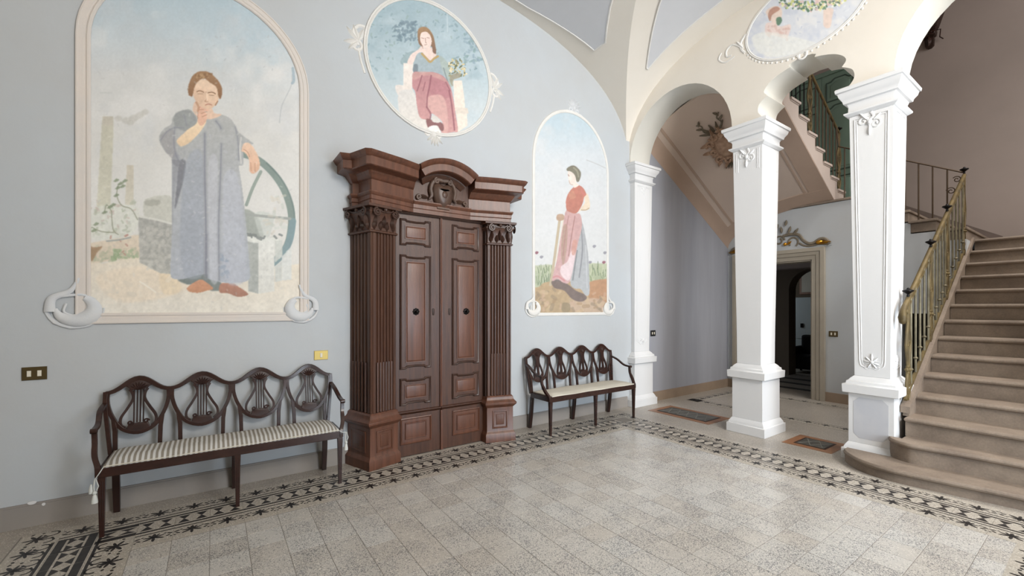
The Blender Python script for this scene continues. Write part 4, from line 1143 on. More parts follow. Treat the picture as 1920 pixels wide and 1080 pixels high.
# ---------------- green double door on the upper landing
GD = thing('door_3', 'green panelled double door behind the upper railing', None, (9.6, 3.2, 3.21), kind='structure')
mb = MB(); P = [(2.62, 3.21), (2.62, 5.98), (3.96, 5.98), (3.96, 3.21), (3.88, 3.21), (3.88, 5.90), (2.70, 5.90), (2.70, 3.21)]
mb.prism(P, PD, -.01, .09); mb.build('frame', M_GREEN, GD, 0, .004)
for y0, y1 in ((2.70, 3.288), (3.292, 3.88)):
    lf = MB().box(9.55, 9.6, y0, y1, 3.215, 5.90).build('door_leaf', M_GREEN, GD, 0, .003)
    def fl2(u, v, h): return (9.55 - h, u, v)
    for z0, z1, ar in ((3.32, 3.95, 0), (4.08, 5.30, 1), (5.40, 5.80, 1)):
        a_, b_ = y0 + .09, y1 - .09
        Pp = [(a_, z0), (b_, z0), (b_, z1 - .05 * ar)] + ([((a_ + b_) / 2 + .14, z1 - .05), ((a_ + b_) / 2 + .08, z1), ((a_ + b_) / 2 - .08, z1), ((a_ + b_) / 2 - .14, z1 - .05)] if ar else []) + [(a_, z1 - .05 * ar)]
        mb = MB(); mb.stack(Pp, fl2, [(.012, 0), (.012, .012), (0, .016), (-.012, .002)], cap=True); mb.build('panel_moulding', M_GREEND, lf, 30)
        mb = MB(); mb.stack(Pp, fl2, [(-.010, .001), (-.010, .006), (-.05, .006), (-.055, .012), (-.06, .014)]); mb.build('panel', M_GREEN, lf, 30)
MB().ball((9.53, 3.33, 4.25), .02, .02, .03).build('door_knob', M_BRASS, GD, 50)
# carved corbel high on the stair wall
CB = thing('carved_corbel', 'dark carved wooden corbel hanging high on the taupe stair wall', 'corbel', (9.5, 1.77, 5.75))
mb = MB(); cy, X_ = 1.785, 9.6
def q4(z, w_, d): return [(X_, cy - w_, z), (X_ - d, cy - w_, z), (X_ - d, cy + w_, z), (X_, cy + w_, z)]
mb.loft([q4(5.73, .02, .03), q4(5.76, .05, .07), q4(5.86, .055, .09), q4(5.89, .05, .08), q4(5.90, .075, .12), q4(5.97, .085, .13), q4(5.99, .07, .11), q4(6.02, .10, .15), q4(6.35, .20, .32), q4(6.40, .24, .36), q4(6.50, .24, .36)])
mb.build('bracket', M_WOODD, CB, 20)
mb = MB()
def fcb(u, v, h): return (9.6 - .10 - h, u, v)
for sg in (-1, 1): relief(mb, fcb, spiral((cy + sg * .045, 5.94), .035, 0, 1.3, 14, .8, sg), .012, .03)
leaf(mb, fcb, (cy, 5.90), -PI / 2, .16, .07, .03); blob(mb, fcb, (cy, 5.80), .02, .03, .03)
mb.tube([(9.55, cy - .06, 5.98), (9.55, cy - .13, 5.97), (9.55, cy - .12, 5.85), (9.55, cy - .16, 5.80)], .008, 6)
mb.build('carving', M_MAHOG, CB, 50)
# ================================================================== BENCHES
M_MAHOGS = mat('mahogany_splat', (56, 34, 28), 0.42, var=0.8, vscale=8, col2=(36, 23, 20), spec=0.35)
def bench(dx, label, style):
    T = thing('settee', label, 'bench', (.13 + dx, 4.0, 0), group='mahogany shield-back settees against the fresco wall')
    X = lambda x: x + dx
    yb = lambda z: 4.185 + .075 * max(0, z - .44) / .54
    val = [-.645, -.275, .125, .525, .895]
    def P(x, z): return (X(x), yb(z), z)
    # crest rail: one serpentine piece
    pts = []
    for a, b in zip(val[:-1], val[1:]):
        for k in range(16):
            t = k / 16; hh = .5 - .5 * math.cos(2 * PI * t)
            pts.append((a + (b - a) * t, .876 + .094 * hh ** 1.15))
    pts.append((val[-1], .876))
    wd = [.013 + .004 * math.sin(PI * ((i % 16) / 16)) for i in range(len(pts))]
    MB().bar([P(x, z) for x, z in pts], wd, .014, (0, 1, 0)).build('crest_rail', M_MAHOG, T, 40, .003)
    # shields and their lower posts
    for a, b in zip(val[:-1], val[1:]):
        c = (a + b) / 2; w_ = (b - a) / 2 - .012
        S = smooth_pts([(c - w_, .885), (c - w_ * 1.0, .80), (c - w_ * .84, .70), (c - w_ * .52, .61), (c, .572), (c + w_ * .52, .61), (c + w_ * .84, .70), (c + w_, .80), (c + w_, .885)], 4)
        MB().bar([P(x, z) for x, z in S], .0125, .012, (0, 1, 0)).build('shield_frame', M_MAHOG, T, 40, .002)
        for sg in (-1, 1):
            MB().bar([P(c + sg * w_ * .82, .70), P(c + sg * w_ * .74, .60), P(c + sg * w_ * .72, .42)], [.011, .014, .013], .012, (0, 1, 0)).build('back_post', M_MAHOG, T, 40, .002)
        # lyre splat
        L = MB()
        def fb(u, v, h): return (X(u), yb(v) - h, v)
        cr = [(c - .078, .928), (c - .04, .955), (c, .962), (c + .04, .955), (c + .078, .928), (c + .072, .912), (c + .060, .906), (c + .052, .893), (c + .036, .886), (c, .882), (c - .036, .886), (c - .052, .893), (c - .060, .906), (c - .072, .912)]
        L.stack(cr, fb, [(0, -.008), (0, .009), (-.004, .011)])
        bs = [(c - .070, .598), (c - .062, .622), (c - .056, .640), (c - .036, .648), (c - .020, .640), (c, .644), (c + .020, .640), (c + .036, .648), (c + .056, .640), (c + .062, .622), (c + .070, .598), (c + .035, .584), (c, .578), (c - .035, .584)]
        L.stack(bs, fb, [(0, -.008), (0, .009), (-.004, .011)])
        for k in range(7): leaf(L, lambda u, v, h: fb(u, v, h + .011), (c, .886), math.radians(30 + 20 * k), .06, .014, .005)
        for sg in (-1, 1):
            if style == 0: A = [(c + sg * .052, .89), (c + sg * .036, .86), (c + sg * .034, .815), (c + sg * .065, .75), (c + sg * .098, .69), (c + sg * .100, .64), (c + sg * .075, .612)]
            else: A = [(c + sg * .040, .89), (c + sg * .024, .86), (c + sg * .022, .80), (c + sg * .042, .75), (c + sg * .062, .69), (c + sg * .068, .65), (c + sg * .055, .62)]
            L.bar([fb(u, v, 0) for u, v in smooth_pts(A, 4)], .0085 if style == 0 else .009, .010, (0, 1, 0))
            relief(L, fb, spiral((c + sg * .045, .650), .018, 0, 1.2, 12, .8, sg), .006, .012)
        if style == 0:
            for u in (-.027, -.009, .009, .027): L.tube([fb(c + u, .885, 0), fb(c + u, .645, 0)], .0045, 6)
        else:
            L.bar([fb(c, .89, 0), fb(c, .80, 0), fb(c, .70, 0), fb(c, .64, 0)], [.026, .018, .013, .017], .009, (0, 1, 0))
        L.build('lyre_splat', M_MAHOGS, T, 25)
    # seat frame
    fr = MB(); fr.box(X(-.615), X(.900), 3.800, 3.838, .392, .456); fr.build('front_rail', M_MAHOG, T, 0, .004)
    MB().box(X(-.600), X(.86), 4.165, 4.200, .395, .452).build('back_rail', M_MAHOG, T, 0, .003)
    for x in (-.615, .868): MB().box(X(x), X(x + .032), 3.838, 4.165, .395, .452).build('side_rail', M_MAHOG, T, 0, .003)
    MB().box(X(-.60), X(.885), 3.82, 4.18, .440, .4535).build('seat_board', M_MAHOGD, T, 0)
    for x in (-.598, .148, .882):
        mb = MB(); y = 3.819
        mb.loft([ring4(X(x), y, .013, .013, 0), ring4(X(x), y, .0125, .0125, .02), ring4(X(x), y, .017, .017, .30), ring4(X(x), y, .020, .020, .393)])
        for u in (-.006, .006): mb.tube([(X(x) + u, y - .0165, .12), (X(x) + u, y - .0195, .37)], .002, 4)
        mb.build('leg', M_MAHOG, T, 0, .002)
    for x in (-.582, .143, .838):
        mb = MB(); mb.loft([ring4(X(x), 4.235, .018, .017, 0), ring4(X(x), 4.208, .021, .018, .20), ring4(X(x), 4.187, .021, .017, .396)])
        mb.build('leg', M_MAHOGD, T, 0, .002)
    for sg, xb in ((-1, -.645), (1, .895)):
        MB().bar([P(xb, .885), P(xb + sg * .002, .80), P(xb - sg * .016, .62), (X(xb - sg * .035), 4.185, .44)], .0125, .014, (0, 1, 0)).build('back_post', M_MAHOG, T, 40, .002)
        xa = (-.640 if sg < 0 else .915)
        A = smooth_pts([(X(xb), yb(.80) - .01, .80), (X(xb + sg * .012), 4.13, .765), (X(xa + sg * .01), 4.03, .70), (X(xa + sg * .012), 3.95, .685), (X(xa + sg * .012), 3.915, .685)], 4)
        mb = MB(); mb.bar(A, .015, .011, (0, 0, 1)); mb.tube([(X(xa + sg * .012) - .018, 3.912, .680), (X(xa + sg * .012) + .018, 3.912, .680)], .017, 10)
        arm_ = mb.build('armrest', M_MAHOG, T, 40, .002)
        B = smooth_pts([(X(xa + sg * .012), 3.925, .68), (X(xa + sg * .008), 3.915, .60), (X(xa), 3.865, .52), (X(xa - sg * .022), 3.822, .455), (X(xa - sg * .024), 3.820, .40)], 4)
        MB().bar(B, [.012] * 6 + [.017] * 6 + [.022] * (len(B) - 12), .014, (1, 0, 0)).build('arm_support', M_MAHOG, arm_, 40, .002)
    return T
bench(0, 'long mahogany settee with lyre splats and the striped seat cushion, left of the carved door', 0)
bench(3.82, 'mahogany settee with plain vase splats and the cream cushion, right of the carved door', 1)
def cushion(x0, x1, y0, y1, z0, h, nm, m, parent, wav=0.0):
    mb = MB(); NX, NY = 48, 8
    topv = []; n1 = NX + 1
    for j in range(NY + 1):
        for i in range(NX + 1):
            u, v = i / NX, j / NY
            e = min(1, min(u, 1 - u) * 22) ** .5 * min(1, min(v, 1 - v) * 5) ** .5
            x = x0 + (x1 - x0) * u; y = y0 + (y1 - y0) * v + (wav * math.sin(u * 19) if j == 0 else 0)
            topv.append((x, y, z0 + h * (.30 + .70 * e) + wav * .6 * math.sin(u * 15 + v * 3)))
    bot = [(x, y, z0) for x, y, z in topv]
    fs = [(j * n1 + i, j * n1 + i + 1, (j + 1) * n1 + i + 1, (j + 1) * n1 + i) for j in range(NY) for i in range(NX)]
    N_ = len(topv)
    fs += [tuple(N_ + k for k in reversed(f)) for f in list(fs)]
    per = [i for i in range(NX + 1)] + [j * n1 + NX for j in range(1, NY + 1)] + [NY * n1 + i for i in range(NX - 1, -1, -1)] + [j * n1 for j in range(NY - 1, 0, -1)]
    fs += [(per[k], per[(k + 1) % len(per)], N_ + per[(k + 1) % len(per)], N_ + per[k]) for k in range(len(per))]
    mb.add(topv + bot, fs)
    return mb.build(nm, m, parent, 50)
C1 = thing('seat_cushion', 'long flat cushion with taupe and white ticking stripes and tasselled ties', 'cushion', (.13, 3.98, .456))
cushion(-.588, .868, 3.795, 4.165, .4565, .044, 'pad', M_STRIPE, C1, .003)
mb = MB(); mb.tube([(-.588, 3.795, .465), (.868, 3.795, .465)], .004, 6); mb.tube([(-.588, 4.165, .465), (.868, 4.165, .465)], .004, 6); mb.build('piping', M_LINEN, C1, 50)
for sg, x, xx in ((-1, -.588, -.628), (1, .868, .925)):
    mb = MB()
    mb.tube(smooth_pts([(x, 3.797, .462), ((x + xx) / 2, 3.788, .425), (xx, 3.795, .392)] if sg < 0 else [(x, 3.797, .462), ((x + xx) / 2, 3.788, .443), (xx, 3.795, .438)], 4), .0028, 6)
    z = .392 if sg < 0 else .438
    mb.tube([(xx, 3.793, z), (xx - .004, 3.79, z - .05), (xx, 3.79, z - .085)], .0035, 6)
    mb.tube([(xx + .006, 3.793, z), (xx + .018, 3.79, z - .045), (xx + .010, 3.79, z - .07)], .003, 6)
    cd_ = mb.build('tie_cord', M_CORD, C1, 50)
    MB().lathe([(.0, 0), (.010, 0), (.013, -.012), (.006, -.022), (.010, -.028), (.016, -.055), (.017, -.075), (0, -.077)][::-1], (xx, 3.79, z - .075), seg=10).build('tassel', M_CORD, cd_, 50)
    if sg < 0: MB().lathe([(0, -.06), (.012, -.058), (.011, -.03), (.005, 0), (0, 0)], (xx - .018, 3.80, z - .03), seg=10).build('tassel', M_CORD, cd_, 50)
C2 = thing('seat_cushion', 'thin plain cream linen cushion on the right settee', 'cushion', (3.95, 3.98, .456))
cushion(3.82 - .588, 3.82 + .868, 3.798, 4.168, .4565, .028, 'pad', M_LINEN, C2, .006)

# ================================================================== SWITCH PLATES
def plate(fn, c, w_, h_, m, label, rock=2, rm=M_SWWHT, org=(0, 0, 0), screws=True):
    t = thing('switch_plate', label, 'switch plate', fn(c[0], c[1], 0))
    P = [(c[0] - w_, c[1] - h_), (c[0] + w_, c[1] - h_), (c[0] + w_, c[1] + h_), (c[0] - w_, c[1] + h_)]
    mb = MB(); mb.stack(P, fn, [(0, 0), (0, .006), (-.003, .009)]); pl_ = mb.build('plate', m, t, 30)
    for k in range(rock):
        u = c[0] + (k - (rock - 1) / 2) * w_ * .82
        P = [(u - .010, c[1] - .020), (u + .010, c[1] - .020), (u + .010, c[1] + .020), (u - .010, c[1] + .020)]
        mb = MB(); mb.stack(P, fn, [(0, .004), (0, .012), (-.002, .014)]); mb.build('rocker', rm, pl_, 30)
M_YBR = mat('yellow_brass', (196, 172, 100), 0.4, metal=0.3)
plate(PA, (-1.012, 1.047), .060, .045, M_BRONZE, 'dark bronze two-gang switch plate at the far left of the fresco wall')
plate(PA, (.825, 1.056), .060, .043, M_YBR, 'yellow brass socket plate above the right end of the striped settee', 1, M_SWWHT)
plate(PA, (2.872, 1.047), .030, .055, mat('red_copper_plate', (150, 90, 76), .4, metal=.3), 'small reddish switch plate tight against the right side of the carved door', 1)
plate(PA, (5.766, 1.092), .062, .046, M_SWBLK, 'black two-gang switch plate on the lilac wall right of the half pillar')
plate(PC, (2.612, 1.085), .060, .045, M_BRONZE, 'bronze switch plate on the back wall beside the greige doorcase')
# ================================================================== FLOOR INLAYS
def inlay(x0, x1, y0, y1, label):
    t = thing('floor_inlay', label, 'floor inlay', ((x0 + x1) / 2, (y0 + y1) / 2, 0), group='marble inlays in the arcade floor')
    P = [(x0, y0), (x1, y0), (x1, y1), (x0, y1)]
    mb = MB(); mb.stack(P, FL, [(0, .0002), (0, .003)]); mb.build('border', M_ORANGE, t, 0)
    Q = offset(P, -.085)
    mb = MB(); mb.stack(Q, FL, [(0, .0025), (0, .0045)]); mb.build('dark_band', M_WOODD, t, 0)
    Q = offset(P, -.105)
    mb = MB(); mb.stack(Q, FL, [(0, .0035), (0, .006)]); mb.build('field', M_DKMARB, t, 0)
    mb = MB(); u0, u1, v0, v1 = x0 + .12, x1 - .12, y0 + .12, y1 - .12
    n = max(2, round((v1 - v0) / .13))
    for k in range(n):
        a, b = v0 + (v1 - v0) * k / n, v0 + (v1 - v0) * (k + 1) / n
        xm = (u0 + u1) / 2
        mb.tube([(u0, a, .006), (u1, b, .006)], .004, 4, nrm=(0, 0, 1), flat=.4); mb.tube([(u1, a, .006), (u0, b, .006)], .004, 4, nrm=(0, 0, 1), flat=.4)
    mb.build('lattice', mat('inlay_grey_lines', (116, 116, 110), .5), t, 0)
inlay(5.195, 5.735, 3.03, 3.96, 'long orange bordered dark marble inlay in the floor left of the plain pillar')
inlay(5.19, 5.68, 1.70, 2.17, 'short orange bordered dark marble inlay in the floor between the two pillars')
# chipped plaster over the skirting
for c, r, lb in (((-1.02, .162), (.022, .012), 'larger white plaster chip on the skirting left of the striped settee'), ((-.965, .138), (.009, .010), 'smaller white plaster chip on the skirting left of the striped settee')):
    mb = MB(); P = smooth_pts([(c[0] + r[0] * math.cos(a) * (1 + .2 * math.sin(3 * a)), c[1] + r[1] * math.sin(a)) for a in [2 * PI * k / 8 for k in range(8)]], 2, True)
    mb.stack(P, lambda u, v, h: PA(u, v, h + .018), [(0, 0), (0, .002)])
    tag(mb.build('plaster_chip', M_WHITE), lb, 'plaster chip')
# ================================================================== WALL PAINTINGS
def vnoise(h, w, cell, seed):
    r = np.random.RandomState(seed); gh, gw = int(h / cell) + 3, int(w / cell) + 3
    g = r.rand(gh, gw); y = np.arange(h) / cell; x = np.arange(w) / cell
    yi = y.astype(int); xi = x.astype(int); fy = y - yi; fx = x - xi
    fy = fy * fy * (3 - 2 * fy); fx = fx * fx * (3 - 2 * fx)
    a = g[yi][:, xi]; b = g[yi][:, xi + 1]; c = g[yi + 1][:, xi]; d = g[yi + 1][:, xi + 1]
    return (a * (1 - fx) + b * fx) * (1 - fy)[:, None] + (c * (1 - fx) + d * fx) * fy[:, None]
def fbm(h, w, cell, seed):
    return (vnoise(h, w, cell, seed) + .5 * vnoise(h, w, cell / 2, seed + 1) + .25 * vnoise(h, w, cell / 4, seed + 2)) / 1.75
class Canvas:
    """small fresco painter; coordinates are those in which the photograph was measured"""
    def __init__(s, u0, v0, u1, v1, sc=1.0):
        s.u0, s.v0, s.sc = u0, v0, sc
        s.w, s.h = int((u1 - u0) * sc), int((v1 - v0) * sc)
        s.a = np.zeros((s.h, s.w, 3)); s.X, s.Y = np.meshgrid(u0 + np.arange(s.w) / sc, v0 + np.arange(s.h) / sc)
        s.n = fbm(s.h, s.w, 14 * sc, 5); s.n2 = fbm(s.h, s.w, 5 * sc, 9); s.seed = 20
    def grad(s, stops):
        v = s.Y[:, 0]; st = sorted(stops)
        for c in range(3): s.a[:, :, c] = np.interp(v, [t[0] for t in st], [t[1][c] for t in st])[:, None]
    def blend(s, m, col, sl, var=.0):
        sub = s.a[sl]
        col = np.array(col, float)
        if col.ndim == 1: col = col[None, None, :]
        k = 1 + var * 2 * (s.n2[sl] - .5)
        sub[:] = sub * (1 - m[:, :, None]) + col * k[:, :, None] * m[:, :, None]
    def region(s, pts, pad):
        us = [p[0] for p in pts]; vs = [p[1] for p in pts]
        x0 = max(0, int((min(us) - pad - s.u0) * s.sc)); x1 = min(s.w, int((max(us) + pad - s.u0) * s.sc) + 2)
        y0 = max(0, int((min(vs) - pad - s.v0) * s.sc)); y1 = min(s.h, int((max(vs) + pad - s.v0) * s.sc) + 2)
        return (slice(y0, max(y1, y0)), slice(x0, max(x1, x0)))
    def poly(s, pts, col, soft=1.2, alpha=1.0, col2=None, curve=True, var=.05, horiz=False):
        if curve: pts = smooth_pts(pts, 4, True)
        sl = s.region(pts, soft * 2 + 1); X, Y = s.X[sl], s.Y[sl]
        if X.size == 0: return
        ins = np.zeros(X.shape, bool); n = len(pts)
        for i in range(n):
            x1, y1 = pts[i]; x2, y2 = pts[(i + 1) % n]
            if y1 == y2: continue
            c = ((y1 > Y) != (y2 > Y)); xx = (x2 - x1) * (Y - y1) / (y2 - y1) + x1
            ins ^= c & (X < xx)
        m = ins.astype(float)
        for _ in range(max(1, int(round(soft * s.sc)))):
            q = np.pad(m, 1, mode='edge'); m = (q[:-2, 1:-1] + q[2:, 1:-1] + q[1:-1, :-2] + q[1:-1, 2:] + 2 * m) / 6
        if col2 is not None:
            T = X if horiz else Y
            t = ((T - T.min()) / max(T.max() - T.min(), 1))[:, :, None]
            col = np.array(col, float)[None, None] * (1 - t) + np.array(col2, float)[None, None] * t
        s.blend(m * alpha, col, sl, var)
    def stroke(s, pts, w, col, alpha=1.0, soft=.8, curve=True):
        if curve and len(pts) > 2: pts = smooth_pts(pts, 4)
        sl = s.region(pts, w + 2); X, Y = s.X[sl], s.Y[sl]
        if X.size == 0: return
        d = np.full(X.shape, 1e9)
        for (x1, y1), (x2, y2) in zip(pts[:-1], pts[1:]):
            dx, dy = x2 - x1, y2 - y1; L = dx * dx + dy * dy + 1e-9
            t = np.clip(((X - x1) * dx + (Y - y1) * dy) / L, 0, 1)
            d = np.minimum(d, np.hypot(X - x1 - t * dx, Y - y1 - t * dy))
        m = np.clip((w / 2 - d) / soft + .5, 0, 1); s.blend(m * alpha, col, sl)
    def dots(s, n, box, r, col, seed, alpha=.8):
        R = random.Random(seed)
        for _ in range(n):
            x, y = R.uniform(box[0], box[2]), R.uniform(box[1], box[3]); a = R.uniform(0, PI); q = R.uniform(.5, 1) * r
            c = col[R.randrange(len(col))] if isinstance(col[0], (tuple, list)) else col
            s.stroke([(x, y), (x + q * math.cos(a), y + q * math.sin(a))], q * .8, c, alpha, .8, False)
    def clouds(s, col, amt, cell, seed, box=None):
        f = fbm(s.h, s.w, cell * s.sc, seed); m = np.clip((f - .5) * 4, 0, 1) * amt
        if box is not None: m = m * ((s.Y > box[0]) & (s.Y < box[1]))
        s.blend(m, col, (slice(0, s.h), slice(0, s.w)))
    def sample(s, u, v):
        x = np.clip((u - s.u0) * s.sc, 0, s.w - 1.001); y = np.clip((v - s.v0) * s.sc, 0, s.h - 1.001)
        xi, yi = x.astype(int), y.astype(int); fx, fy = (x - xi)[..., None], (y - yi)[..., None]
        return (s.a[yi, xi] * (1 - fx) + s.a[yi, xi + 1] * fx) * (1 - fy) + (s.a[yi + 1, xi] * (1 - fx) + s.a[yi + 1, xi + 1] * fx) * fy
def CC(pts, ox, oy, s): return [(ox + x / s, oy + y / s) for x, y in pts]

mp_ = bpy.data.materials.new('fresco_paint'); mp_.use_nodes = True
b_ = mp_.node_tree.nodes['Principled BSDF']; at = mp_.node_tree.nodes.new('ShaderNodeVertexColor'); at.layer_name = 'paint'
mp_.node_tree.links.new(at.outputs['Color'], b_.inputs['Base Color']); b_.inputs['Roughness'].default_value = .85; b_.inputs['Specular IOR Level'].default_value = .15
GAIN = 1.14; SAT = .84
def fresco_mesh(cv, fn, inside, x0, x1, z0, z1, step, parent):
    nx, nz = int((x1 - x0) / step) + 1, int((z1 - z0) / step) + 1
    xs = np.linspace(x0, x1, nx); zz = np.linspace(z0, z1, nz)
    A, B = np.meshgrid(xs, zz)
    o = np.array(fn(0, 0, .004)); eu = np.array(fn(1, 0, .004)) - o; ev = np.array(fn(0, 1, .004)) - o
    co = o + A[..., None] * eu + B[..., None] * ev
    s_, c_ = math.sin(YAW), math.cos(YAW)
    d = s_ * co[..., 0] + c_ * co[..., 1]; l = c_ * co[..., 0] - s_ * co[..., 1]
    U = CU + F_PX * l / d; V = CV - F_PX * (co[..., 2] - EYE) / d
    col = cv.sample(U, V)
    g_ = col.mean(-1, keepdims=True); col = g_ + (col - g_) * SAT; col = 128 + (col - 128) * .93 + 4
    q = np.clip(col / 255.0, 0, 1); q = np.where(q <= .04045, q / 12.92, ((q + .055) / 1.055) ** 2.4) * GAIN
    q = np.clip(q, 0, .92)
    keep = inside((A[:-1, :-1] + A[1:, 1:]) / 2, (B[:-1, :-1] + B[1:, 1:]) / 2)
    idx = np.arange(nx * nz).reshape(nz, nx)
    F = np.stack([idx[:-1, :-1], idx[:-1, 1:], idx[1:, 1:], idx[1:, :-1]], -1)[keep]
    used = np.unique(F); remap = np.full(nx * nz, -1); remap[used] = np.arange(len(used))
    off = np.array(parent.location)
    me = bpy.data.meshes.new('painted_panel')
    me.from_pydata((co.reshape(-1, 3)[used] - off).tolist(), [], remap[F].tolist())
    ca = me.color_attributes.new('paint', 'FLOAT_COLOR', 'POINT')
    rgba = np.ones((len(used), 4)); rgba[:, :3] = q.reshape(-1, 3)[used]
    ca.data.foreach_set('color', rgba.astype(np.float32).ravel())
    me.materials.append(mp_)
    o2 = bpy.data.objects.new('painted_panel', me); COL.objects.link(o2); o2.parent = parent
    return o2

def arch_out(c, hw, z0, zs_, b, n=28):
    return [(c - hw, z0), (c + hw, z0)] + [(c + hw * math.cos(PI * k / n), zs_ + b * math.sin(PI * k / n)) for k in range(n + 1)]
def frame_sweep(parent, path, closed, prof, m, name, fn=PA):
    """profile (offset outwards, height) carried round an outline in the wall plane"""
    loops = [[fn(u, v, h) for u, v in offset(path, d)] for d, h in prof]
    mb = MB(); mb.loft(loops, closed=True, caps=False); return mb.build(name, m, parent, 40)
def corner_scroll(parent, c, s, sg, name='corner_scroll', fn=PA, m=None):
    """large C scroll hooked round the lower corner of a frame, open upwards, with an acanthus leaf running up the frame"""
    mb = MB()
    def up(u, v, h): return fn(u, v, h + .016)
    P = [(c[0] - sg * .085 * s * math.cos(t), c[1] + .075 * s * math.sin(t)) for t in [PI * .34 - PI * 1.34 * k / 24 for k in range(25)]]
    rad = [(.008 + .036 * math.sin(PI * min(1, (k + 2) / 26))) * s for k in range(25)]
    relief(mb, up, P, rad, 0, .55, 8)
    P = [(c[0] - sg * .128 * s * math.cos(t), c[1] - .004 + .112 * s * math.sin(t)) for t in [PI * .02 - PI * 1.15 * k / 24 for k in range(25)]]
    rad = [(.003 + .011 * (math.sin(PI * k / 24)) + .003 * (k % 4 == 0)) * s for k in range(25)]
    relief(mb, fn, P, rad, 0.004, .8, 6)
    Q = smooth_pts([(c[0] + sg * .11 * s, c[1] - .02 * s), (c[0] + sg * .10 * s, c[1] + .06 * s), (c[0] + sg * .02 * s, c[1] + .11 * s), (c[0] - sg * .015 * s, c[1] + .19 * s)], 5)
    relief(mb, up, Q, [(.022 * (1 - k / len(Q)) + .005) * s for k in range(len(Q))], 0, .5, 8)
    relief(mb, up, smooth_pts([(c[0] + sg * .06 * s, c[1] + .075 * s), (c[0] - sg * .03 * s, c[1] + .085 * s), (c[0] - sg * .09 * s, c[1] + .055 * s)], 5), .008 * s, 0, .6)
    relief(mb, up, smooth_pts([(c[0] + sg * .04 * s, c[1] + .03 * s), (c[0] + sg * .05 * s, c[1] - .02 * s), (c[0] + sg * .01 * s, c[1] - .045 * s)], 5), .006 * s, 0, .6)
    return mb.build(name, m or M_STUCCOG, parent, 50)
def shell_top(parent, c, s, name='shell_ornament', fn=PA):
    mb = MB()
    for k in range(7):
        a = math.radians(20 + 140 * k / 6); leaf(mb, fn, c, a, .10 * s, .035 * s, .018 * s)
    for sg in (-1, 1):
        relief(mb, fn, spiral((c[0] + sg * .05 * s, c[1] - .02 * s), .032 * s, PI / 2, 1.3, 14, .8, sg), .010 * s)
        relief(mb, fn, smooth_pts([(c[0] + sg * .06 * s, c[1] - .05 * s), (c[0] + sg * .11 * s, c[1] - .05 * s), (c[0] + sg * .17 * s, c[1] - .09 * s)], 4), .009 * s)
    blob(mb, fn, (c[0], c[1] + .0), .028 * s, .035 * s, .022 * s)
    return mb.build(name, M_STUCCOG, parent, 50)
FPROF = [(-.004, .002), (-.004, .012), (.004, .020), (.014, .020), (.020, .012), (.026, .010), (.032, .016), (.060, .016), (.066, .022), (.074, .020), (.078, .0)]

# ---- 1: the thoughtful man in the long grey smock
W1 = thing('wall_painting', 'tall arched fresco of a thoughtful man in a grey smock leaning on a wheel', 'fresco', (-.045, 4.3, 1.4))
c = Canvas(120, -160, 620, 620, 1.0)
c.grad([(-160, (150, 172, 186)), (0, (160, 178, 188)), (70, (176, 186, 192)), (140, (190, 191, 190)), (260, (196, 195, 191)), (400, (204, 203, 199)), (600, (206, 202, 194))])
m = np.clip((c.X - 250) / 250, 0, 1) * np.clip((210 - c.Y) / 160, 0, 1) * np.clip(1.3 * c.n, 0, 1)
c.blend(m * .75, (158, 180, 192), (slice(0, c.h), slice(0, c.w)))
c.clouds((206, 205, 203), .7, 60, 31, (20, 330)); c.clouds((182, 186, 190), .35, 40, 41, (0, 300))
c.stroke([(548, 140), (546, 160), (538, 178), (528, 200), (524, 230)], 2, (168, 172, 174), .8); c.stroke([(549, 128), (551, 150), (548, 156)], 5, (140, 160, 172), .8)
c.stroke([(188, 174), (210, 174)], 2, (172, 176, 174), .6, curve=False); c.dots(14, (380, 60, 520, 140), 4, (158, 164, 168), 4, .5)
# smoke, chimneys
for x, y, r in ((222, 222, 8), (236, 226, 9), (250, 222, 10), (262, 216, 9), (272, 210, 8), (244, 230, 8)):
    c.poly([(x - r, y), (x, y - r * .7), (x + r, y), (x, y + r * .7)], (180, 178, 171), 3, .75)
c.poly([(193, 219), (212, 219), (213, 232), (207, 395), (181, 395), (191, 232)], (178, 175, 158), 1.6, 1, (194, 192, 174), False)
c.poly([(193, 219), (212, 219), (212, 236), (192, 236)], (180, 172, 160), 1.5, .6, None, False)
c.poly([(238, 310), (250, 310), (251, 385), (234, 385)], (186, 178, 162), 1.4, 1, (196, 192, 176), False)
c.poly([(176, 392), (210, 384), (252, 386), (262, 400), (246, 440), (180, 450), (168, 430)], (200, 202, 192), 5, .8)
# undergrowth
c.dots(60, (158, 375, 255, 440), 7, [(176, 182, 164), (190, 192, 178), (160, 168, 148), (184, 170, 160)], 8, .55)
for P in ([(222, 345), (219, 366), (228, 385), (246, 392), (258, 412)], [(196, 398), (200, 384), (209, 396)], [(172, 426), (190, 434), (212, 436)], [(209, 396), (212, 430), (222, 440)]):
    c.stroke(P, 2, (136, 140, 118), .8)
for x, y in ((218, 338), (226, 344), (234, 339), (221, 352), (230, 349), (218, 366), (162, 378), (164, 388), (206, 388), (212, 384), (196, 398), (180, 420), (176, 432)):
    c.poly([(x - 5, y + 2), (x, y - 3), (x + 6, y - 1), (x, y + 3)], (118, 132, 104), 1, .8)
c.poly([(160, 462), (190, 452), (230, 446), (262, 440), (300, 455), (320, 490), (250, 486), (190, 492), (155, 500)], (206, 190, 168), 3, .9)
c.dots(50, (160, 462, 258, 488), 9, [(168, 172, 146), (186, 180, 156), (150, 160, 134)], 12, .6)
c.poly([(162, 458), (176, 464), (192, 462), (182, 474), (172, 490), (166, 476)], (156, 126, 96), 1.5, .9)
c.dots(7, (185, 440, 240, 475), 6, (176, 132, 118), 15, .7); c.stroke([(200, 452), (222, 450), (245, 445)], 3, (138, 148, 150), .7)
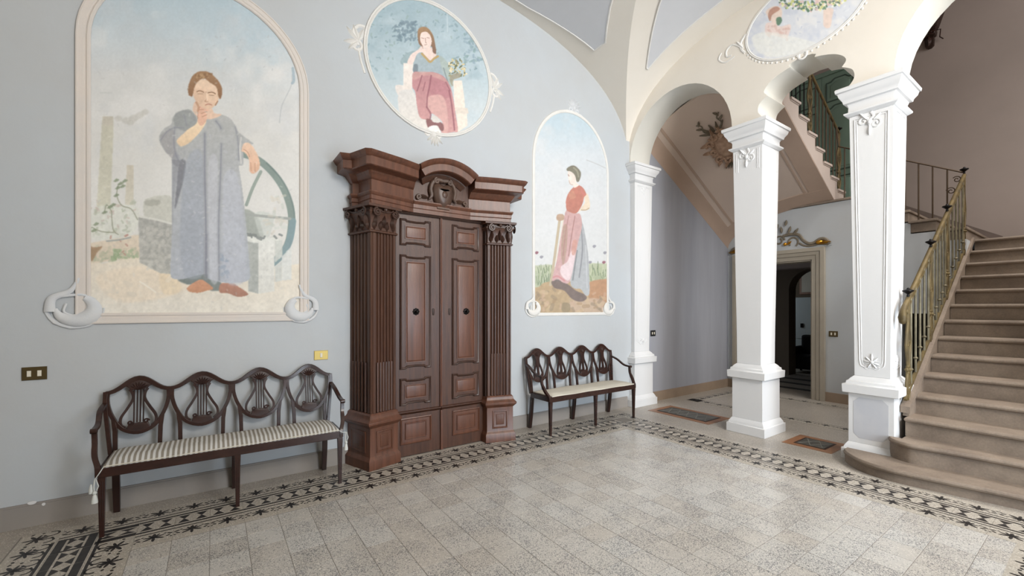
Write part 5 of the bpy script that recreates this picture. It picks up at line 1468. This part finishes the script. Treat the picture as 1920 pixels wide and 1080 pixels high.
c.dots(26, (208, 468, 258, 486), 8, [(140, 160, 122), (160, 174, 140)], 17, .7)
# ground
c.poly([(120, 500), (190, 494), (250, 484), (300, 494), (400, 520), (600, 500), (620, 640), (100, 640)], (214, 202, 182), 3, .95, (208, 204, 194))
c.poly([(180, 520), (250, 500), (330, 510), (350, 540), (300, 560), (220, 565)], (220, 202, 178), 12, .6)
c.poly([(300, 505), (330, 520), (340, 545), (305, 550)], (216, 194, 158), 6, .5); c.dots(40, (160, 510, 550, 590), 12, [(204, 194, 178), (216, 206, 190), (196, 188, 174)], 19, .4)
c.stroke([(262, 528), (278, 538), (292, 548)], 3, (226, 218, 204), .8)
# blocks and machine behind
c.poly([(270, 378), (284, 370), (296, 367), (323, 371), (326, 420), (275, 412)], (184, 184, 174), 1.6, .95)
c.poly([(271, 378), (284, 374), (300, 376), (298, 384), (276, 386)], (158, 158, 148), 1.6, .8)
c.poly([(259, 406), (329, 421), (329, 515), (300, 512), (262, 492)], (160, 160, 155), 1.5, 1, (170, 169, 162), False, .12)
c.stroke([(258, 405), (295, 412), (328, 421)], 4, (198, 198, 190), .9, curve=False); c.dots(60, (266, 425, 324, 500), 9, [(178, 178, 170), (148, 148, 144), (190, 188, 180)], 22, .45)
c.poly([(455, 395), (480, 402), (492, 430), (492, 452), (455, 450)], (150, 156, 150), 2.5, .95)
c.poly([(478, 400), (512, 404), (506, 440), (490, 448)], (184, 190, 184), 2.5, .7)
# wheel
rim = [(467, 400 - 104), (493, 308), (516, 331), (534, 360), (545, 400), (543, 440), (533, 470), (513, 493)]
c.stroke(smooth_pts([(452, 288), (472, 294), (494, 307), (517, 331), (535, 361), (546, 400), (544, 440), (534, 468), (511, 494)], 3), 13, (124, 140, 134), 1, 1.2)
c.stroke(smooth_pts([(500, 306), (524, 331), (542, 362), (552, 400), (550, 440), (540, 470)], 3), 3, (104, 122, 118), .7)
c.stroke(smooth_pts([(549, 415), (543, 450), (530, 476), (514, 492)], 3), 13, (122, 146, 152), .9, 1.2)
c.stroke([(489, 322), (474, 352), (462, 384)], 6, (140, 152, 144), 1); c.stroke([(460, 402), (500, 406), (544, 410)], 5, (152, 156, 152), 1)
c.dots(24, (498, 365, 536, 450), 8, [(190, 196, 188), (180, 186, 176), (196, 190, 176)], 25, .5)
# plinths on the right
c.poly([(463, 448), (486, 452), (486, 551), (466, 546)], (162, 166, 162), 1, 1, None, False, .08); c.poly([(462, 444), (514, 446), (530, 450), (515, 454), (484, 456), (464, 452)], (206, 208, 202), 1.2, 1)
c.poly([(484, 454), (514, 451), (515, 546), (485, 551)], (208, 209, 204), 1, 1, (204, 203, 196), False, .06)
c.poly([(515, 452), (530, 450), (530, 480), (516, 492)], (190, 194, 188), 1.2, .9, None, False); c.poly([(515, 500), (528, 490), (529, 526), (516, 529)], (186, 190, 186), 1.2, .9, None, False)
c.poly([(528, 482), (546, 462), (547, 524), (529, 526)], (198, 201, 198), 1.2, .9, None, False)
c.dots(10, (462, 437, 530, 446), 7, (120, 126, 124), 28, .8)
# shadows under the smock, shoes
c.poly([(334, 522), (388, 513), (412, 527), (420, 543), (396, 545), (372, 533), (350, 533)], (112, 122, 120), 1.5, .95)
c.poly([(350, 541), (360, 532), (376, 524), (388, 530), (400, 541), (388, 545), (372, 549), (356, 547)], (200, 142, 110), 1.3, 1, (186, 130, 98))
c.poly([(414, 532), (436, 531), (448, 538), (465, 550), (460, 555), (444, 556), (428, 550), (412, 548)], (178, 126, 106), 1.3, 1, (158, 112, 94))
# smock
robe = [(357, 206), (375, 221), (395, 222), (412, 215), (430, 221), (439, 232), (446, 246), (458, 256), (470, 265), (475, 270), (462, 272), (456, 280), (457, 300), (455, 310), (450, 311), (448, 314), (453, 345), (459, 395), (464, 450), (468, 500), (468, 522),
        (455, 529), (430, 531), (405, 527), (390, 522), (387, 513), (360, 519), (338, 524), (321, 519), (320, 490), (322, 440), (322, 380), (322, 300), (311, 286), (300, 268), (299, 254), (308, 241), (321, 233), (324, 220), (335, 210), (348, 206)]
c.poly(robe, (162, 163, 161), 1.0, 1, (163, 169, 179), True, .05)
c.poly([(330, 212), (355, 206), (368, 222), (368, 236), (352, 246), (332, 240), (326, 228)], (134, 138, 138), 2.5, .75)
c.poly([(300, 258), (312, 246), (326, 244), (330, 290), (322, 296), (308, 280)], (146, 144, 146), 2.5, .7)
c.poly([(323, 300), (336, 292), (334, 330), (326, 370), (323, 440)], (136, 138, 146), 3, .7)
c.poly([(337, 303), (348, 302), (346, 330), (338, 360), (328, 392), (331, 350)], (112, 114, 122), 2, .85)
c.poly([(350, 300), (380, 290), (382, 420), (384, 510), (345, 515), (338, 420)], (146, 153, 166), 5, .6)
c.poly([(392, 300), (408, 300), (408, 400), (410, 520), (393, 518), (390, 400)], (180, 182, 190), 4, .6)
c.poly([(420, 330), (446, 330), (458, 440), (460, 524), (424, 526), (418, 430)], (176, 180, 192), 6, .55)
for P, w_, k in (([(384, 250), (384, 330), (386, 420), (386, 515)], 3.5, .85), ([(387, 440), (387, 520)], 5, .6), ([(415, 270), (413, 340), (410, 420), (411, 525)], 3, .7), ([(328, 238), (326, 270), (332, 296), (340, 306)], 2.5, .6), ([(405, 227), (412, 236), (414, 241)], 4, .7), ([(441, 238), (446, 262), (448, 300)], 2.5, .6), ([(345, 215), (350, 235)], 2, .5), ([(302, 262), (312, 248), (326, 240), (345, 240)], 2, .6)):
    c.stroke(P, w_ * 2.4, (138, 141, 150), k * .5, 3); c.stroke(P, w_ * .8, (118, 120, 132), k * .8, 1.5)
c.stroke([(452, 258), (450, 280), (452, 306)], 3, (196, 194, 190), .7); c.dots(70, (335, 250, 455, 500), 5, [(150, 152, 160), (176, 178, 188)], 33, .35); c.dots(18, (412, 474, 430, 516), 7, (140, 152, 170), 34, .5)
c.poly([(322, 300), (340, 302), (345, 308), (330, 312)], (120, 122, 128), 2, .6)
# neck, raised forearm, hands, head
c.poly([(366, 190), (378, 203), (396, 203), (402, 212), (416, 215), (398, 223), (376, 222), (362, 208)], (212, 178, 154), 1.2, 1)
c.poly([(331, 265), (337, 257), (352, 243), (367, 233), (372, 224), (386, 226), (382, 238), (366, 258), (350, 271), (338, 274)], (226, 200, 166), 1.1, 1, (214, 184, 148))
c.poly([(371, 228), (370, 214), (372, 203), (377, 196), (383, 197), (386, 204), (392, 206), (386, 212), (388, 222), (383, 232), (376, 236)], (214, 166, 140), 1.0, 1)
for P in ([(374, 206), (382, 205)], [(377, 213), (388, 209)], [(379, 219), (388, 215)], [(371, 222), (371, 210), (375, 200)]): c.stroke(P, 1.4, (176, 122, 98), .8, curve=False)
c.poly([(456, 271), (463, 267), (472, 272), (479, 283), (486, 298), (487, 312), (483, 321), (474, 326), (468, 320), (467, 300), (460, 287), (453, 283)], (220, 186, 160), 1.0, 1, (212, 164, 134))
for P in ([(457, 280), (464, 285), (468, 294)], [(470, 305), (471, 320)], [(478, 306), (478, 322)]): c.stroke(P, 1.5, (180, 130, 104), .8)
c.poly([(361, 158), (372, 150), (392, 149), (408, 158), (413, 170), (410, 186), (403, 198), (392, 205), (380, 202), (370, 194), (362, 178)], (220, 190, 162), 1.0, 1, (208, 172, 144))
c.poly([(363, 168), (382, 168), (384, 184), (374, 196), (366, 186)], (202, 166, 138), 2, .7)
c.poly([(354, 178), (352, 166), (357, 150), (363, 140), (374, 134), (388, 134), (402, 143), (413, 157), (417, 172), (413, 186), (409, 178), (406, 164), (394, 155), (382, 147), (370, 154), (364, 166), (361, 180), (357, 180)], (152, 116, 82), 1.2, 1, (134, 94, 66))
c.dots(20, (366, 138, 398, 150), 5, [(176, 140, 100), (128, 92, 62)], 37, .6)
for P, w_, col in (([(369, 172), (375, 170), (382, 173)], 1.6, (130, 92, 66)), ([(371, 176), (380, 176)], 1.2, (150, 112, 88)), ([(390, 174), (398, 173), (404, 176)], 1.8, (118, 82, 58)), ([(392, 178), (401, 179)], 1.3, (150, 112, 88)), ([(386, 172), (387, 186), (384, 190), (390, 191)], 1.5, (176, 130, 102)),
                   ([(385, 197), (391, 195), (397, 197)], 1.8, (176, 112, 94)), ([(408, 190), (404, 197)], 2.5, (160, 116, 86)), ([(368, 192), (372, 200), (371, 208)], 4, (184, 138, 110))): c.stroke(P, w_, col, .9)
c.stroke([(387, 175), (388, 187)], 2, (236, 214, 190), .7, curve=False)
c.a *= 1.035 * (1 + .05 * (fbm(c.h, c.w, 3, 77) - .5))[:, :, None] * (1 + .05 * (fbm(c.h, c.w, 30, 78) - .5))[:, :, None]
c.dots(160, (160, 120, 550, 580), 4, [(214, 214, 210), (176, 176, 174), (205, 204, 200)], 99, .3)
cxx, hi = -.045, .690
ins = lambda A, B: (np.abs(A - cxx) < hi + .006) & (B > 1.455) & (B < 3.47 + (.655 + .006) * np.sqrt(np.clip(1 - ((A - cxx) / (hi + .008)) ** 2, 0, 1)))
fresco_mesh(c, PA, ins, cxx - hi - .01, cxx + hi + .01, 1.45, 4.14, .0042, W1)
frame_sweep(W1, arch_out(cxx, hi, 1.458, 3.47, .655), True, FPROF, M_FRAME, 'frame')
corner_scroll(W1, (-.81, 1.495), 1.15, -1); corner_scroll(W1, (.655, 1.50), 1.1, 1)

# ---- 2: round fresco above the door
W2 = thing('wall_painting', 'round fresco above the carved door of a seated woman in a rose skirt', 'fresco', (1.96, 4.3, 3.4))
c = Canvas(660, -20, 940, 280, 1.5)
c.grad([(-20, (146, 172, 182)), (60, (152, 176, 186)), (140, (166, 186, 194)), (200, (184, 196, 200)), (280, (192, 198, 200))])
c.clouds((176, 194, 202), .5, 30, 51); c.clouds((136, 164, 176), .5, 18, 55, (-20, 150))
c.dots(120, (690, 10, 915, 130), 5, [(118, 146, 158), (104, 132, 142), (130, 156, 150)], 61, .5)
c.dots(70, (740, 40, 785, 75), 6, [(112, 136, 150), (100, 126, 140)], 62, .6); c.dots(60, (868, 60, 915, 115), 6, [(110, 144, 142), (124, 150, 166)], 63, .5)
c.stroke([(838, 10), (839, 60)], 1.5, (186, 200, 204), .7, curve=False)
Q = lambda P: CC(P, 730, 40, 4.912)
c.poly(Q([(100, 380), (130, 320), (190, 280), (280, 280), (230, 400), (150, 410)]), (138, 162, 168), 2, .9)
c.poly(Q([(55, 595), (130, 590), (210, 620), (200, 690), (90, 690)]), (214, 204, 196), 1.5, 1); c.poly(Q([(128, 385), (222, 385), (222, 600), (160, 650), (128, 640)]), (226, 214, 204), 1.3, 1, (216, 204, 194), False)
c.poly(Q([(90, 650), (215, 640), (270, 760), (360, 900), (350, 1010), (230, 980), (120, 880), (85, 800)]), (204, 200, 196), 2, 1, (214, 206, 196))
c.poly(Q([(590, 545), (668, 545), (690, 700), (700, 830), (600, 830)]), (224, 208, 192), 1.3, 1, None, False); c.poly(Q([(610, 790), (720, 800), (730, 850), (610, 860)]), (212, 198, 182), 1.3, 1, None, False)
c.poly(Q([(620, 850), (715, 850), (720, 960), (630, 1020)]), (222, 208, 192), 1.3, 1, None, False)
c.poly(Q([(255, 300), (310, 290), (375, 385), (460, 315), (520, 370), (545, 470), (560, 560), (500, 520), (380, 470), (225, 468), (232, 380)]), (150, 168, 176), 1.3, 1)
c.poly(Q([(460, 320), (520, 360), (560, 430), (578, 520), (570, 610), (530, 540), (490, 450)]), (156, 172, 166), 1.3, 1); c.poly(Q([(225, 400), (260, 400), (260, 466), (222, 466)]), (104, 118, 128), 2, .8)
c.stroke(Q([(500, 430), (520, 500), (540, 560)]), 2, (112, 128, 134), .8)
c.poly(Q([(225, 468), (300, 480), (380, 465), (470, 490), (520, 530), (565, 610), (590, 720), (610, 850), (632, 1012), (590, 1020), (480, 1028), (492, 930), (440, 870), (380, 850), (370, 905), (330, 905), (280, 880), (255, 780), (238, 650), (212, 600)]), (182, 118, 124), 1.2, 1, (204, 144, 140))
c.poly(Q([(380, 510), (470, 520), (540, 600), (560, 700), (420, 690), (370, 640)]), (180, 112, 120), 3, .8); c.poly(Q([(350, 700), (480, 680), (530, 800), (540, 1010), (490, 1015), (490, 930), (400, 850), (345, 790)]), (210, 158, 150), 3, .85)
c.poly(Q([(225, 470), (380, 468), (470, 495), (540, 560), (500, 550), (400, 510), (320, 500), (225, 540)]), (196, 142, 136), 2, .85)
for P, w_ in (([(385, 500), (370, 600), (350, 700), (345, 790)], 3), ([(300, 500), (270, 600), (255, 640)], 2.5), ([(330, 560), (310, 640)], 2), ([(550, 640), (570, 740), (590, 900), (600, 1000)], 3), ([(345, 790), (380, 850), (375, 900)], 3), ([(520, 560), (560, 640)], 2)): c.stroke(Q(P), w_, (146, 82, 94), .75)
c.poly(Q([(340, 900), (400, 910), (490, 940), (495, 1010), (430, 985), (360, 985)]), (142, 92, 92), 1.2, 1); c.poly(Q([(392, 870), (440, 880), (465, 930), (400, 925)]), (206, 200, 192), 1.2, 1)
c.poly(Q([(355, 980), (440, 960), (470, 1040), (380, 1060)]), (222, 220, 214), 1.5, 1)
c.poly(Q([(165, 385), (180, 340), (205, 300), (262, 262), (300, 225), (326, 245), (312, 278), (258, 300), (215, 392)]), (226, 200, 190), 1.0, 1)
c.stroke(Q([(300, 232), (312, 250)]), 1.4, (180, 140, 120), .8, curve=False)
c.poly(Q([(300, 260), (390, 240), (400, 280), (435, 305), (378, 360), (315, 300)]), (224, 196, 184), 1, 1); c.stroke(Q([(300, 298), (340, 340), (376, 374), (410, 345), (448, 322)]), 4, (184, 150, 88), 1)
c.poly(Q([(262, 90), (280, 60), (320, 50), (358, 66), (398, 118), (418, 190), (432, 296), (402, 284), (386, 230), (300, 230), (270, 200), (262, 150)]), (168, 126, 82), 1, 1, (124, 88, 74))
c.poly(Q([(284, 140), (298, 104), (340, 96), (376, 128), (390, 180), (380, 230), (352, 252), (315, 235), (288, 190)]), (228, 200, 188), .9, 1)
for P in ([(296, 152), (318, 158)], [(346, 150), (368, 154)], [(332, 155), (334, 196), (342, 200)], [(325, 218), (346, 214)]): c.stroke(Q(P), 1.2, (160, 118, 104), .85, curve=False)
c.dots(60, (842, 110, 872, 145), 4, [(104, 112, 78), (216, 190, 120), (150, 140, 90), (226, 206, 160), (92, 104, 84)], 66, .9); c.poly(Q([(560, 510), (600, 480), (660, 480), (640, 520), (590, 540), (585, 600), (560, 560)]), (150, 142, 118), 1.5, .9)
g_ = c.a.mean(-1, keepdims=True); c.a = (g_ + (c.a - g_) * .88) * 1.0
c.a *= (1 + .06 * (fbm(c.h, c.w, 5, 79) - .5))[:, :, None]
ox, oz, oa, ob = 1.960, 4.105, .712, .690
ins = lambda A, B: ((A - ox) / (oa + .006)) ** 2 + ((B - oz) / (ob + .006)) ** 2 < 1
fresco_mesh(c, PA, ins, ox - oa - .01, ox + oa + .01, oz - ob - .01, oz + ob + .01, .0042, W2)
E_ = [(ox + oa * math.cos(2 * PI * k / 56), oz + ob * math.sin(2 * PI * k / 56)) for k in range(56)]
frame_sweep(W2, E_, True, [(-.004, .002), (-.004, .012), (.004, .018), (.012, .016), (.016, .010), (.022, .018), (.034, .018), (.038, .0)], M_STUCCO, 'frame')
for sg in (-1, 1):
    mb = MB(); x = ox + sg * (oa + .03)
    relief(mb, PA, smooth_pts([(x - sg * .01, oz + .18), (x + sg * .05, oz + .17), (x + sg * .10, oz + .10), (x + sg * .06, oz + .04), (x + sg * .02, oz + .06)], 4), .016)
    relief(mb, PA, spiral((x + sg * .07, oz - .03), .06, PI / 2, 1.2, 16, .7, sg), .015)
    for a in (70, 110, 40, -50, -20):
        leaf(mb, PA, (x + sg * .05, oz + .02), math.radians(a) if sg > 0 else PI - math.radians(a), .15, .05, .02)
    relief(mb, PA, smooth_pts([(x + sg * .05, oz - .05), (x + sg * .03, oz - .16), (x - sg * .01, oz - .28)], 4), .012)
    mb.build('side_ornament', M_STUCCO, W2, 50)
mb = MB()
for a in (-140, -110, -90, -70, -40, 160, 20): leaf(mb, PA, (ox + .02, oz - ob - .03), math.radians(a), .12, .04, .02)
for sg in (-1, 1): relief(mb, PA, spiral((ox + sg * .07, oz - ob - .02), .04, PI / 2, 1.2, 14, .8, sg), .012)
blob(mb, PA, (ox, oz - ob - .03), .04, .04, .025)
mb.build('lower_ornament', M_STUCCO, W2, 50)

# ---- 3: the gardening woman
W3 = thing('wall_painting', 'narrow arched fresco of a woman in a coral blouse standing among poppies', 'fresco', (4.03, 4.3, 1.4))
c = Canvas(985, 190, 1155, 620, 2.0)
c.grad([(190, (170, 196, 210)), (240, (178, 200, 212)), (290, (198, 206, 212)), (380, (204, 206, 208)), (500, (206, 207, 206)), (620, (206, 204, 200))])
c.clouds((206, 208, 210), .6, 30, 71); c.stroke([(1100, 300), (1120, 308), (1135, 315)], 2, (178, 180, 182), .7)
c.poly([(990, 505), (1010, 498), (1040, 500), (1040, 545), (1000, 556), (990, 560)], (186, 192, 158), 3, .95, (142, 158, 124)); c.poly([(1100, 498), (1120, 494), (1150, 500), (1150, 545), (1100, 540)], (182, 190, 152), 3, .95, (150, 164, 120))
R = random.Random(5)
for _ in range(110):
    x = R.choice((R.uniform(998, 1036), R.uniform(1102, 1142))); y = R.uniform(505, 545)
    c.stroke([(x, y), (x + R.uniform(-3, 3), y - R.uniform(6, 16))], 1.2, R.choice([(120, 142, 100), (164, 178, 128), (196, 202, 164), (96, 120, 88)]), .75, .7, False)
c.poly([(990, 548), (1010, 538), (1030, 528), (1110, 528), (1150, 530), (1150, 630), (985, 630)], (190, 156, 112), 2.5, 1, (176, 148, 110)); c.poly([(1104, 530), (1150, 526), (1150, 560), (1110, 566)], (194, 136, 94), 3, .9)
c.poly([(1070, 565), (1125, 560), (1140, 585), (1075, 585)], (196, 164, 138), 3, .8); c.dots(60, (1000, 540, 1140, 582), 9, [(168, 134, 96), (204, 172, 130), (150, 130, 104), (200, 160, 130)], 73, .55); c.poly([(1055, 568), (1068, 570), (1068, 584), (1054, 584)], (150, 132, 100), 1.5, .8)
for x, y in ((1006, 474), (1132, 492), (1015, 482), (1114, 462), (1134, 474), (1106, 492)): c.poly([(x - 3, y), (x, y - 3), (x + 4, y - 1), (x, y + 3)], (150, 82, 98) if x in (1006, 1132) else (140, 138, 150), 1, .9)
c.stroke([(1050, 408), (1043, 460), (1036, 510), (1032, 534)], 5, (190, 170, 138), 1); c.stroke([(1056, 408), (1051, 450), (1043, 490)], 4, (214, 204, 186), .9)
c.poly([(1043, 408), (1046, 402), (1056, 402), (1059, 410), (1052, 414), (1045, 413)], (190, 152, 122), 1, 1)
c.poly([(1034, 528), (1048, 524), (1066, 534), (1080, 545), (1096, 552), (1100, 560), (1088, 566), (1072, 560), (1058, 545), (1040, 540)], (116, 100, 98), 2, .9)
c.poly([(1084, 404), (1092, 418), (1098, 445), (1103, 480), (1105, 520), (1105, 551), (1097, 553), (1089, 542), (1078, 541), (1070, 532), (1073, 500), (1081, 460), (1086, 430)], (164, 166, 170), 1, 1, (170, 174, 178))
c.stroke([(1090, 430), (1092, 470), (1086, 520)], 2.5, (132, 134, 140), .8); c.stroke([(1082, 470), (1074, 525)], 2.5, (124, 128, 132), .8); c.stroke([(1098, 460), (1101, 540)], 2, (186, 190, 194), .8)
c.poly([(1062, 394), (1078, 400), (1088, 402), (1091, 425), (1084, 455), (1077, 490), (1068, 528), (1056, 530), (1046, 523), (1036, 527), (1037, 515), (1044, 488), (1050, 452), (1056, 420)], (200, 150, 146), 1, 1, (206, 156, 156))
c.poly([(1056, 425), (1064, 425), (1062, 470), (1056, 498), (1052, 470)], (172, 140, 116), 2, .7); c.poly([(1072, 470), (1078, 480), (1068, 525), (1052, 515), (1052, 500), (1064, 490)], (224, 200, 204), 1.5, .9)
c.poly([(1074, 452), (1082, 452), (1078, 476), (1072, 476)], (206, 140, 122), 1.5, .8); c.stroke([(1078, 405), (1072, 440), (1066, 480)], 1.8, (168, 112, 108), .8); c.stroke([(1066, 405), (1060, 440), (1056, 480)], 1.8, (176, 120, 116), .8)
c.stroke([(1038, 520), (1046, 518), (1058, 526)], 3, (210, 126, 130), .8)
Q = lambda P: CC(P, 1020, 290, 7.714)
c.poly(Q([(585, 600), (625, 560), (655, 650), (664, 765), (615, 805), (530, 810), (500, 840), (540, 760), (590, 700)]), (224, 200, 170), .9, 1); c.stroke(Q([(650, 775), (600, 800), (540, 800)]), 2, (180, 148, 110), .8)
c.poly(Q([(480, 438), (560, 475), (612, 570), (580, 615), (560, 700), (510, 800), (455, 852), (380, 832), (328, 800), (316, 700), (322, 640), (350, 565), (410, 485)]), (204, 114, 94), .9, 1, (196, 112, 92))
c.poly(Q([(360, 560), (420, 520), (460, 620), (380, 640)]), (208, 134, 104), 2.5, .7); c.stroke(Q([(540, 500), (560, 560), (590, 580)]), 2.5, (216, 110, 106), .7)
c.poly(Q([(350, 235), (420, 265), (455, 310), (468, 400), (505, 440), (440, 480), (418, 440), (385, 432), (362, 380), (350, 320)]), (230, 208, 194), .8, 1)
c.poly(Q([(325, 212), (352, 180), (420, 155), (480, 185), (532, 255), (525, 340), (500, 392), (470, 385), (455, 320), (425, 270), (372, 238), (340, 236)]), (126, 120, 100), .9, 1); c.stroke(Q([(430, 190), (480, 240), (500, 320)]), 3, (158, 154, 128), .7)
c.stroke(Q([(350, 290), (362, 310)]), 1.5, (150, 116, 100), .8, curve=False); c.stroke(Q([(362, 375), (380, 425), (415, 435)]), 1.2, (186, 150, 130), .8)
g_ = c.a.mean(-1, keepdims=True); c.a = (g_ + (c.a - g_) * .82) * .955
c.a *= (1 + .05 * (fbm(c.h, c.w, 8, 80) - .5))[:, :, None]
cx3, h3 = 4.028, .668
ins = lambda A, B: (np.abs(A - cx3) < h3 + .004) & (B > 1.43) & (B < 3.42 + .734 * np.sqrt(np.clip(1 - ((A - cx3) / (h3 + .006)) ** 2, 0, 1)))
fresco_mesh(c, PA, ins, cx3 - h3 - .01, cx3 + h3 + .01, 1.425, 4.17, .0055, W3)
frame_sweep(W3, arch_out(cx3, h3, 1.432, 3.42, .73), True, [(-.004, .002), (-.004, .010), (.006, .016), (.016, .012), (.024, .014), (.034, .012), (.040, .0)], M_STUCCO, 'frame')
corner_scroll(W3, (3.335, 1.50), .95, -1, m=M_STUCCO); corner_scroll(W3, (4.735, 1.50), .95, 1, m=M_STUCCO)
shell_top(W3, (4.045, 4.235), 1.25)

# ---- 4: medallion on the arcade wall
W4 = thing('wall_painting', 'oval medallion of children with a flower garland above the scalloped arch', 'fresco', (5.2, 1.97, 4.2))
c = Canvas(1380, -160, 1720, 130, 1.5)
c.grad([(-160, (196, 202, 214)), (130, (206, 208, 212))])
c.clouds((186, 192, 206), .7, 14, 91); c.clouds((222, 220, 216), .6, 20, 95); c.dots(240, (1400, -100, 1620, 105), 4, [(170, 178, 198), (220, 222, 226), (190, 196, 206)], 92, .45)
c.poly([(1436, 22), (1450, 12), (1464, 14), (1466, 28), (1462, 42), (1452, 48), (1446, 40)], (222, 196, 178), 2, .9); c.poly([(1440, 30), (1444, 18), (1456, 12), (1462, 18), (1448, 28), (1444, 40)], (176, 124, 104), 1.5, .85)
c.poly([(1436, 45), (1452, 42), (1462, 50), (1482, 46), (1480, 62), (1472, 72), (1450, 66), (1436, 66)], (222, 196, 186), 3, .85); c.dots(16, (1434, 48, 1478, 70), 6, (206, 166, 154), 93, .5)
c.poly([(1545, 18), (1562, 16), (1560, 34), (1556, 52), (1545, 50), (1544, 34)], (222, 196, 180), 2, .9); c.poly([(1530, -8), (1550, -14), (1558, 6), (1545, 14), (1530, 8)], (226, 198, 184), 2, .9)
R = random.Random(9)
for k in range(170):
    t = k / 169; x = 1462 + 126 * t; y = 2 + 62 * (t * (1 - t)) * .85 + R.uniform(-8, 8) - 8 * t
    c.stroke([(x, y), (x + R.uniform(-3, 3), y + R.uniform(-3, 3))], 3.6, R.choice([(88, 122, 96), (110, 142, 108), (200, 204, 120), (226, 222, 170), (96, 120, 100), (210, 180, 176), (224, 226, 214)]), .9, .8, False)
c.poly([(1456, 34), (1464, 32), (1466, 40), (1460, 48), (1456, 44)], (84, 122, 96), 1.2, .9)
c.poly([(1410, 70), (1440, 60), (1500, 72), (1530, 84), (1470, 106), (1425, 100)], (222, 222, 214), 5, .7)
mx, mz, ma, mb2 = 1.97, 4.665, .575, .40
ins = lambda A, B: ((A - mx) / (ma + .004)) ** 2 + ((B - mz) / (mb2 + .004)) ** 2 < 1
fresco_mesh(c, PB, ins, mx - ma - .01, mx + ma + .01, mz - mb2 - .01, mz + mb2 + .01, .0055, W4)
E4 = [(mx + ma * math.cos(2 * PI * k / 48), mz + mb2 * math.sin(2 * PI * k / 48)) for k in range(48)]
frame_sweep(W4, E4, True, [(-.004, .002), (-.004, .006), (.004, .010), (.012, .007), (.018, .010), (.026, .0)], M_STUCCO, 'frame', PB)
mb = MB()
for k in range(26):
    t = -PI * .12 - PI * .76 * k / 25
    blob(mb, PB, (mx + (ma + .04) * math.cos(t), mz + (mb2 + .04) * math.sin(t)), .014, .013, .006, 8)
tag(mb.build('beading', M_STUCCO, W4, 50), kind='stuff')
mb = MB(); relief(mb, PB, spiral((mx, mz - mb2 - .04), .05, 0, 1.1, 16, .3, 1), .012); mb.build('lower_scroll', M_STUCCO, W4, 50)
for sg in (-1, 1):
    mb = MB(); x = mx + sg * (ma + .05)
    relief(mb, PB, smooth_pts([(x - sg * .03, mz + .10), (x + sg * .03, mz + .02), (x + sg * .02, mz - .06), (x - sg * .02, mz - .12)], 4), .014)
    relief(mb, PB, smooth_pts([(x + sg * .0, mz - .06), (x + sg * .12, mz + .05), (x + sg * .20, mz + .02), (x + sg * .20, mz - .06), (x + sg * .14, mz - .07)], 4), .012)
    relief(mb, PB, smooth_pts([(x + sg * .10, mz - .10), (x + sg * .22, mz - .12), (x + sg * .30, mz - .05), (x + sg * .27, mz + .02)], 4), .010)
    leaf(mb, PB, (x, mz - .05), PI * .5 - sg * .6, .14, .05, .015)
    mb.build('stucco_scroll', M_STUCCO, W4, 50)
